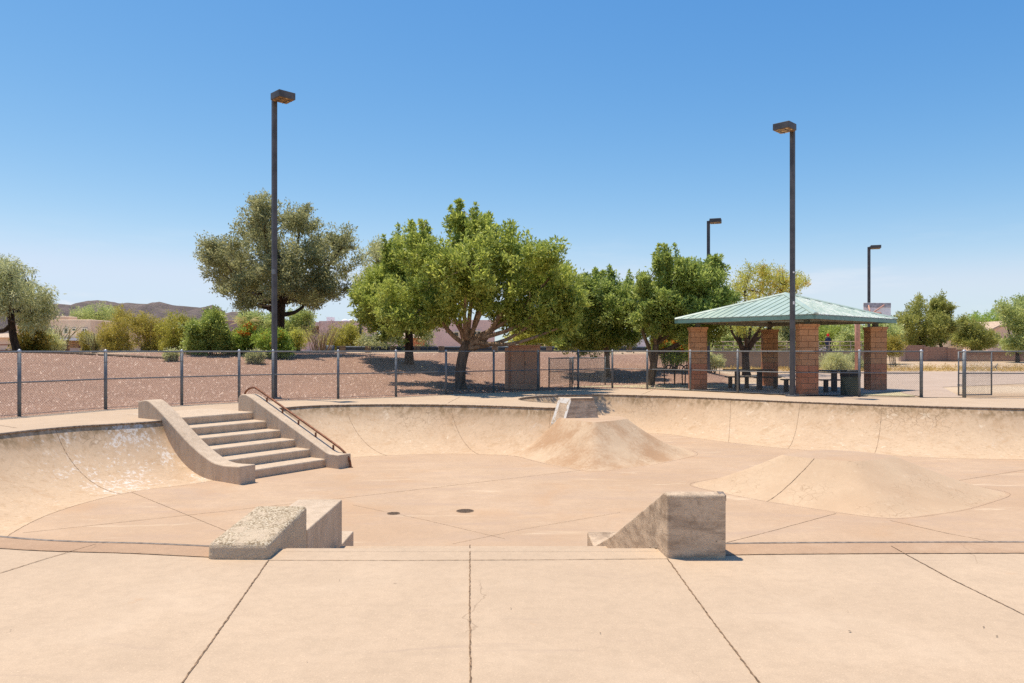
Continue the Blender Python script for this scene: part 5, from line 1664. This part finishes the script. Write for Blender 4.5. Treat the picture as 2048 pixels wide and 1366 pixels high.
tree('mesquite_tree', 'drooping feathery olive green tree at the left edge', 'tree', 33,
     [(38, 706, 8), (28, 680, 7), (22, 648, 6.5), (20, 622, 6)],
     [(25, 555, 58, 40), (66, 590, 34, 32), (0, 535, 46, 26), (-50, 580, 60, 56), (62, 628, 30, 20), (90, 615, 18, 24), (20, 600, 50, 26)],
     800, 38, 0.16, 0.034, 0.16, M['left_tree'], M['dark_bark'], 51, None, depth=0.9, droop=0.8, twigs=120,
     extra_trunks=([(22, 650, 5, 0), (8, 662, 4.2, -0.1), (-20, 658, 4, -0.2), (-50, 640, 3, -0.2)],))
tree('ash_tree', 'deep green tree with a dense low crown left of the bike rack tree', 'tree', 37,
     [(1215, 726, 6), (1213, 690, 5.5), (1210, 660, 5)],
     [(1200, 625, 52, 52), (1188, 572, 20, 26), (1160, 655, 36, 34), (1228, 655, 46, 42), (1255, 610, 22, 24), (1182, 605, 32, 36), (1185, 685, 46, 22), (1230, 600, 26, 22), (1250, 680, 30, 20), (1145, 680, 30, 20), (1270, 640, 34, 40), (1215, 575, 20, 22), (1150, 625, 28, 30), (1170, 590, 26, 30), (1245, 590, 26, 26), (1140, 655, 26, 30), (1265, 600, 22, 30)],
     1500, 46, 0.15, 0.060, 0.14, M['ash2'], M['bark'], 61, GT, spikes=16)
tree('ash_tree', 'tall green tree with a leaning forked trunk beside the bike rack', 'tree', 32.2,
     [(1300, 771, 8.5), (1303, 745, 8), (1308, 715, 7), (1312, 690, 6)],
     [(1335, 590, 62, 52), (1328, 540, 22, 26), (1400, 585, 52, 50), (1420, 548, 34, 24), (1330, 645, 52, 38), (1400, 650, 55, 40), (1290, 580, 20, 26), (1372, 545, 30, 26), (1295, 640, 30, 30), (1440, 610, 30, 40), (1370, 620, 60, 46)],
     1700, 50, 0.145, 0.058, 0.13, M['ash2'], M['bark'], 71, GT, spikes=26, twigs=120,
     extra_trunks=([(1306, 735, 5, 0), (1298, 700, 4, -0.1), (1288, 675, 3.4, -0.2), (1280, 650, 2.6, -0.2)],))
tree('palo_verde_tree', 'tree with yellow blossoms and dark forked trunks behind the shelter', 'tree', 45,
     [(1493, 730, 8), (1492, 712, 7), (1492, 695, 6)],
     [(1490, 590, 38, 32), (1530, 555, 48, 24), (1570, 570, 40, 26), (1480, 640, 40, 26), (1540, 610, 40, 30), (1600, 566, 14, 10), (1450, 610, 30, 26), (1525, 650, 32, 20)],
     560, 34, 0.13, 0.042, 0.18, M['paloverde'], M['dark_bark'], 81, None, twigs=120,
     blossom=(M['yellow'], 0.36, 32, lambda c: c[2] > 4.6 and c[0] > 14.2, 0.09, 0.06),
     extra_trunks=([(1492, 712, 5, 0), (1482, 692, 4.5, 0), (1478, 660, 4, 0.1), (1486, 625, 3, 0.1)], [(1492, 706, 5, 0), (1505, 685, 4.5, -0.1), (1518, 660, 4, -0.1), (1530, 620, 3, 0)]))
GR = 'trees beyond the dirt lot'
# right hand background
bgt = [(1840, 96, [(1838, 650, 48, 40), (1836, 612, 18, 20), (1868, 660, 34, 30), (1805, 650, 26, 26), (1835, 680, 50, 18)], 'olive_ash', 'two-topped olive green tree left of the pale tiled roof behind the block wall'),
       (1882, 97, [(1880, 622, 20, 26), (1888, 655, 24, 24), (1872, 640, 16, 16)], 'olive_ash', 'slim olive tree with a tall top behind the middle of the block wall'),
       (1945, 104, [(1945, 668, 34, 26), (1920, 676, 24, 20), (1965, 684, 30, 16), (1932, 652, 20, 14)], 'olive_ash', 'rounded olive tree in front of the pale tiled roof'),
       (1950, 135, [(1940, 650, 46, 20), (1985, 640, 46, 22), (1910, 654, 30, 14), (1890, 664, 30, 14)], 'bright', 'wide bright green tree spreading behind the right hand houses'),
       (2035, 88, [(2035, 640, 34, 24), (2010, 625, 22, 18), (2046, 665, 30, 22), (2060, 620, 34, 30), (2042, 690, 36, 14)], 'mesq', 'feathery mesquite at the right edge in front of the gabled house'),
       (1660, 88, [(1660, 668, 40, 18), (1700, 672, 26, 24), (1630, 680, 30, 16), (1690, 690, 40, 16)], 'bright', 'light green tree under the shelter roof, right of the near column'),
       (1730, 80, [(1700, 690, 26, 28), (1740, 660, 24, 22), (1770, 670, 36, 34), (1725, 690, 30, 20)], 'mesq', 'grey green tree behind the salmon hoop post'),
       (1475, 78, [(1475, 660, 40, 30), (1450, 690, 30, 18), (1510, 680, 26, 20)], 'bright', 'light green tree behind the forked dark trunk, left under the shelter roof'),
       (1570, 90, [(1570, 660, 24, 26), (1555, 690, 26, 20), (1590, 686, 20, 18)], 'olive_ash', 'dark tree seen between the back column and the lamp post')]
for k, (x, d, bl_, kind, lab) in enumerate(bgt):
    mt = {'olive_ash': M['grey_green'], 'bright': M['mesquite'], 'mesq': M['mesquite']}[kind]
    if k in (0, 1, 2): mt = leaf_mat('olive tree leaves %d' % k, (0.06, 0.07, 0.016), (0.105, 0.11, 0.026), (0.165, 0.16, 0.045))
    if k in (5, 3): mt = M['bright'] if k == 3 else leaf_mat('light green leaves', (0.075, 0.10, 0.02), (0.13, 0.15, 0.032), (0.18, 0.195, 0.05))
    tree('background_tree', lab, 'tree', d, [(x, 715, 3.5), (x, 690, 3)], bl_, 620, 34, 0.27, 0.11, 0.28, mt, M['dark_bark'], 100 + k, GR, twigs=30)
# left hand background
bgl = [(190, 118, [(190, 629, 42, 20), (215, 640, 30, 24), (165, 634, 26, 16), (222, 622, 18, 12), (195, 665, 26, 20)], M['mesquite'], 'feathery green tree behind the tan house'),
       (598, 82, [(600, 640, 24, 20), (580, 660, 22, 16), (612, 655, 14, 14)], leaf_mat('fresh green leaves', (0.07, 0.09, 0.024), (0.12, 0.14, 0.04), (0.18, 0.19, 0.06)), 'pale green tree right of the dark olive trunk'),
       (520, 80, [(520, 645, 36, 18), (545, 665, 22, 22), (495, 640, 24, 12)], M['mesquite'], 'pale green tree left of the dark olive trunk'),
       (1080, 62, [(1075, 668, 46, 16), (1110, 676, 26, 14), (1045, 676, 26, 12)], M['paloverde'], 'thin leaved palo verde behind the brown cabinet')]
for k, (x, d, bl_, mt, lab) in enumerate(bgl):
    tree('background_tree', lab, 'tree', d, [(x, 706, 2.6), (x, 690, 2.2)], bl_, 420, 34, 0.24, 0.085, 0.26, mt, M['dark_bark'], 130 + k, 'trees among the houses', twigs=60)

def shrub(name, label, d, x, blobs, n, per, L, W, sig, leaf, seed, group=None, blossom=None, droop=0.0, twig=M['wood'], stems=14, ybase=None):
    r_ = np.random.default_rng(seed)
    c = P(x, 706, d); zb = gz(c.x, d)
    root = thing(name, label, 'shrub', (c.x, d, zb), group)
    C = blob_points(expand(blobs, d, seed, 0.5), n, seed, 0.33, 10)
    C[:, 2] = np.maximum(C[:, 2], zb + 0.1 + r_.uniform(0, 0.25, len(C)))
    S = sig * r_.uniform(0.7, 1.3, len(C))
    ax_ = r_.normal(0, 0.45, C.shape) + np.array([0, 0, 0.9]); ax_ /= np.linalg.norm(ax_, axis=1, keepdims=True)
    V, Q = leaves(C, S * 1.2, per, L, W, seed + 1, droop=droop, axes=ax_)
    np_mesh('foliage', V, Q, leaf, root)
    mm = MB()
    for i in r_.choice(len(C), min(stems, len(C)), replace=False):
        b = Vector((c.x + r_.normal(0, 0.15), d + r_.normal(0, 0.15), zb - 0.05)); e = Vector(C[i]); e.z += r_.uniform(0.0, 0.35)
        b.x = b.x * 0.6 + e.x * 0.4
        mm.tube([b, b.lerp(e, 0.5) + Vector((r_.normal(0, 0.05), 0, 0.1)), e], [0.022, 0.015, 0.006], 5)
    mm.build('stems', twig, root)
    if blossom:
        bm_, frac, bper, bl_, bw_, lo = blossom
        zs = np.quantile(C[:, 2], lo)
        sel = [i for i in range(len(C)) if C[i, 2] > zs and r_.random() < frac]
        if sel:
            B = C[sel] + np.array([0, -0.1, 0.12])
            V, Q = leaves(B, np.full(len(sel), sig * 0.32), bper, bl_, bw_, seed + 2)
            np_mesh('blossoms', V, Q, bm_, root)
    return root
GB = 'shrubs along the top of the gravel bank'
fl_mix = M['orange']
shrub('shrub', 'olive shrub at the left of the row, in front of the tan house end', 44, 232, [(232, 665, 34, 34), (250, 640, 24, 20), (215, 680, 24, 26), (240, 690, 34, 16)], 390, 40, 0.094, 0.036, 0.15, M['olive'], 201, GB, stems=30)
shrub('shrub', 'tall olive creosote shrub with bare grey twigs, second in the row', 43, 300, [(295, 665, 40, 34), (315, 690, 40, 16), (285, 650, 26, 22), (330, 660, 24, 24)], 442, 40, 0.094, 0.036, 0.15, M['olive'], 202, GB, stems=40, twig=M['dry'])
shrub('shrub', 'yellowish olive shrub just left of the rounded dark green bush', 42, 350, [(350, 660, 32, 32), (365, 680, 30, 26), (340, 690, 34, 16), (372, 650, 18, 16)], 390, 40, 0.094, 0.039, 0.15, leaf_mat('yellow green leaves', (0.075, 0.078, 0.013), (0.125, 0.122, 0.02), (0.175, 0.16, 0.03)), 203, GB, stems=30)
shrub('shrub', 'rounded dark green bush in front of the row, casting shade on the gravel', 34, 415, [(415, 665, 36, 32), (405, 690, 40, 22), (425, 640, 22, 18), (440, 680, 26, 28), (395, 670, 22, 26)], 572, 55, 0.106, 0.048, 0.12, M['ash2'], 204, GB, stems=24)
shrub('shrub', 'green bird of paradise shrub with orange flowers left of the tallest lamp post', 35, 480, [(480, 686, 34, 22), (500, 675, 28, 22), (465, 695, 26, 16), (520, 690, 26, 20)], 442, 45, 0.094, 0.042, 0.12, M['bright'], 205, GB, blossom=(fl_mix, 0.35, 36, 0.06, 0.05, 0.7), stems=24)
shrub('shrub', 'green shrub with yellow flowers around the foot of the tallest lamp post', 34, 555, [(555, 685, 20, 24), (570, 695, 18, 20), (535, 690, 24, 22), (550, 705, 26, 14)], 390, 45, 0.100, 0.042, 0.11, M['bright'], 206, GB, blossom=(M['yellow'], 0.25, 26, 0.06, 0.05, 0.4), stems=20)
shrub('shrub', 'bare brown twiggy shrub left of the guard rail end', 45, 640, [(640, 675, 32, 22), (660, 665, 24, 14), (620, 668, 20, 16)], 120, 26, 0.10, 0.008, 0.24, M['dry'], 207, GB, stems=60, twig=M['dry'])
shrub('shrub', 'yellow green shrub behind the guard rail in front of the pink house', 60, 690, [(680, 680, 34, 18), (700, 665, 26, 16), (660, 684, 22, 14), (715, 682, 14, 16)], 390, 40, 0.138, 0.049, 0.20, leaf_mat('lime shrub leaves', (0.09, 0.09, 0.016), (0.15, 0.14, 0.024), (0.20, 0.18, 0.038)), 208, GB, stems=20)
shrub('shrub', 'low yellowish green bush right of the dark olive trunk', 58, 598, [(598, 672, 22, 16), (590, 688, 22, 14)], 234, 35, 0.138, 0.049, 0.19, M['paloverde'], 209, GB)
shrub('shrub', 'rust tinged green bush under the drooping left tree', 36, 68, [(66, 672, 22, 24), (50, 692, 20, 14), (82, 690, 14, 14), (70, 655, 14, 12)], 390, 40, 0.106, 0.048, 0.13, leaf_mat('russet green leaves', (0.045, 0.05, 0.01), (0.085, 0.085, 0.015), (0.15, 0.10, 0.024)), 210, GB, stems=24)
shrub('shrub', 'pale straw green tuft beside the bush under the left tree', 37, 102, [(102, 688, 16, 14), (96, 680, 10, 10)], 156, 25, 0.200, 0.022, 0.11, M['pale'], 211, GB)
shrub('shrub', 'mixed green bush in front of the tan house porch end', 52, 165, [(172, 680, 12, 12), (182, 692, 18, 12)], 234, 35, 0.112, 0.042, 0.15, M['olive'], 212, GB, stems=24)
shrub('shrub', 'orange flowering bush behind the bike rack', 39, 1335, [(1340, 690, 34, 16), (1365, 698, 26, 14), (1315, 696, 22, 12), (1350, 712, 34, 10)], 390, 45, 0.106, 0.042, 0.12, M['bright'], 213, None, blossom=(fl_mix, 0.75, 44, 0.07, 0.055, 0.30), stems=20)
shrub('shrub', 'small red and orange flowering bush left of the front left column', 39.5, 1378, [(1378, 690, 12, 14), (1372, 700, 14, 10)], 130, 40, 0.106, 0.042, 0.12, M['bright'], 214, None, blossom=(leaf_mat('red blossom', (0.6, 0.03, 0.02), (0.75, 0.08, 0.02), (0.75, 0.2, 0.03), 0.2), 0.5, 34, 0.07, 0.05, 0.4))
shrub('shrub', 'low grey green sage at the foot of the gravel right of the front left column', 43, 1428, [(1426, 724, 18, 10), (1415, 716, 12, 12), (1440, 728, 10, 6)], 234, 35, 0.088, 0.034, 0.10, M['pale'], 215, None)
shrub('shrub', 'pale spiky green shrub seen under the shelter between the near column and the hoop post', 50, 1668, [(1662, 730, 26, 12), (1672, 720, 18, 10), (1690, 732, 16, 10)], 312, 30, 0.213, 0.022, 0.16, M['pale'], 216, None)
shrub('shrub', 'dark green shrub behind the hoop post', 56, 1708, [(1706, 722, 16, 14), (1715, 735, 20, 8), (1695, 735, 12, 8)], 234, 40, 0.125, 0.049, 0.15, M['grey_green'], 217, None)
shrub('shrub', 'olive shrub just right of the right block column', 70, 1790, [(1786, 690, 18, 14), (1775, 700, 16, 12), (1795, 702, 12, 10)], 234, 40, 0.150, 0.056, 0.20, M['olive'], 218, None)
shrub('shrub', 'small grey shrub halfway down the gravel left of the rounded bush', 31, 342, [(342, 718, 12, 7), (350, 722, 8, 5)], 88, 25, 0.075, 0.031, 0.07, M['pale'], 219, None)
shrub('shrub', 'low trailing sage on the gravel beneath the orange flowered shrub', 31.5, 508, [(508, 722, 16, 8), (520, 716, 12, 8)], 130, 30, 0.088, 0.034, 0.08, M['grey_green'], 220, None)
# ocotillos: a fan of bare wands
def ocotillo(label, d, x, ytop, n, spread, seed):
    r_ = np.random.default_rng(seed)
    c = P(x, 706, d); zb = gz(c.x, d)
    root = thing('ocotillo', label, 'plant', (c.x, d, zb), 'ocotillos by the tan house')
    zt = zpx(ytop, d)
    mm = MB(); tips = []
    for k in range(n):
        a_ = r_.uniform(-1, 1) * spread; h = (zt - zb) * r_.uniform(0.7, 1.05)
        p = [Vector((c.x + r_.normal(0, .06), d + r_.normal(0, .1), zb)), Vector((c.x + a_ * 0.35, d + r_.normal(0, .2), zb + h * 0.45)), Vector((c.x + a_ + r_.normal(0, .1), d + r_.normal(0, .35), zb + h))]
        pth = catmull(p, 5)
        mm.tube(pth, list(np.linspace(0.035, 0.012, len(pth))), 5)
        tips += [tuple(q) for q in pth[3:]]
    mm.build('canes', plain('ocotillo cane %d' % seed, (0.20, 0.17, 0.09), 0.9, var=0.4, scale=5), root)
    V, Q = leaves(tips, np.full(len(tips), 0.07), 14, 0.05, 0.02, seed)
    np_mesh('foliage', V, Q, M['grey_green'], root)
ocotillo('tall fan of bare ocotillo canes in front of the tan house', 41, 122, 648, 20, 0.85, 301)
ocotillo('shorter denser fan of grey ocotillo canes, right of the taller one', 44, 190, 668, 26, 0.75, 302)
# small palm
def palm(label, d, x, y, rpx, seed):
    r_ = np.random.default_rng(seed)
    c = P(x, y, d); zb = gz(c.x, d); rr = rpx / FPX * d
    root = thing('palm', label, 'palm', (c.x, d, zb))
    mm = MB(); mm.tube([(c.x, d, zb - 0.1), (c.x, d, c.z)], [0.28, 0.22], 10); mm.build('trunk', M['bark'], root)
    V, Q = [], []
    for k in range(34):
        an = r_.uniform(0, 2 * math.pi); el = r_.uniform(0.0, 1.35)
        pts = []
        for t in np.linspace(0, 1, 12):
            h = rr * t * math.cos(el * (1 - 0.3 * t)); z = rr * (math.sin(el) * t - 0.75 * t * t * (1.1 - el * 0.45))
            pts.append(Vector((c.x + h * math.cos(an), d + h * math.sin(an), c.z + z)))
        sd = Vector((-math.sin(an), math.cos(an), 0))
        for i in range(1, 12):
            for s in (-1, 1):
                for jj in range(2):
                    p = pts[i - 1].lerp(pts[i], 0.5 * jj); tdir = (pts[i] - pts[i - 1]).normalized()
                    q = p + (sd * s * 0.55 + tdir * 0.6 + Vector((0, 0, -0.22))) * rr * 0.24
                    w_ = tdir * 0.02
                    b0 = len(V); V += [tuple(p - w_), tuple(p + w_), tuple(q + w_ * 0.3), tuple(q - w_ * 0.3)]; Q.append((b0, b0 + 1, b0 + 2, b0 + 3))
    np_mesh('fronds', V, Q, leaf_mat('palm fronds', (0.085, 0.075, 0.025), (0.13, 0.11, 0.04), (0.19, 0.155, 0.06)), root)
palm('small palm with arching yellow green fronds left of the tallest lamp post', 62, 492, 652, 34, 311)
# dry grass strip along the far side of the court
r_ = np.random.default_rng(5)
gp = []
for k in range(5200):
    x = r_.uniform(14, 70); y = r_.uniform(53.5, 57.5) + 0.3 * math.sin(x)
    if r_.random() < 0.25: y = r_.uniform(57.5, 74)
    gp.append((x, y, 0.02 + gz(x, y) * 0 + float(ground_z(np.array([x]), np.array([y]))[0][0]) if False else 0.03))
V, Q = leaves(np.array(gp), np.full(len(gp), 0.10), 7, 0.20, 0.03, 6)
tag(np_mesh('dry_grass', V, Q, M['straw']), 'band of dry yellow grass along the edge of the dirt lot', 'grass', kind='stuff')
# loose stones on the gravel bank, the ones near enough to see
r_ = np.random.default_rng(8)
N_ = 26000
x = r_.uniform(-24, 8, N_); y = r_.uniform(10, 44, N_)
zz, dd, ff = ground_z(x, y)
ok = (dd > 0.25) & (ff > 0.5) & (np.abs(x / y) < 0.75) & (dd < 14)
x, y, zz = x[ok], y[ok], zz[ok]
n = len(x)
s = r_.gamma(3.0, 0.007, n) + 0.008
base = np.array([(1, 0, -.3), (0, 1, -.3), (-1, 0, -.3), (0, -1, -.3), (.35, .2, .75)])
V = base[None] * (s[:, None, None] * r_.uniform(0.6, 1.3, (n, 5, 3)))
an = r_.uniform(0, 6.28, n); ca, sa = np.cos(an), np.sin(an)
V = np.stack([V[..., 0] * ca[:, None] - V[..., 1] * sa[:, None], V[..., 0] * sa[:, None] + V[..., 1] * ca[:, None], V[..., 2]], -1)
V += np.stack([x, y, zz + 0.01], 1)[:, None]
tri = np.array([(0, 1, 4), (1, 2, 4), (2, 3, 4), (3, 0, 4)])
Q = (np.arange(n)[:, None, None] * 5 + tri[None]).reshape(-1, 3)
tag(np_mesh('loose_gravel', V.reshape(-1, 3), Q, leaf_mat('loose stone', (0.33, 0.20, 0.14), (0.42, 0.265, 0.185), (0.47, 0.31, 0.22), 0.0)), 'loose pinkish crushed stones covering the bank behind the fence', 'gravel', kind='stuff')

# twigs and leaf scraps blown on to the deck
r_ = np.random.default_rng(17)
n = 34
x = r_.uniform(-6, 8, n); y = r_.uniform(2.6, 5.3, n)
pts = np.stack([x, y, np.full(n, 0.006)], 1)
an = r_.uniform(0, 6.28, n); L_ = r_.gamma(2, 0.004, n) + 0.005; W_ = L_ * r_.uniform(0.15, 0.45, n)
dx = np.stack([np.cos(an), np.sin(an), r_.uniform(0.0, 0.25, n)], 1) * L_[:, None]; sx = np.stack([-np.sin(an), np.cos(an), 0 * an], 1) * W_[:, None]
V = np.stack([pts, pts + dx * 0.5 + sx, pts + dx, pts + dx * 0.5 - sx], 1).reshape(-1, 3)
tag(np_mesh('leaf_litter', V, np.arange(n * 4).reshape(-1, 4), M['bark']), 'scattered dry leaf scraps and twigs on the foreground deck', 'litter', kind='stuff')
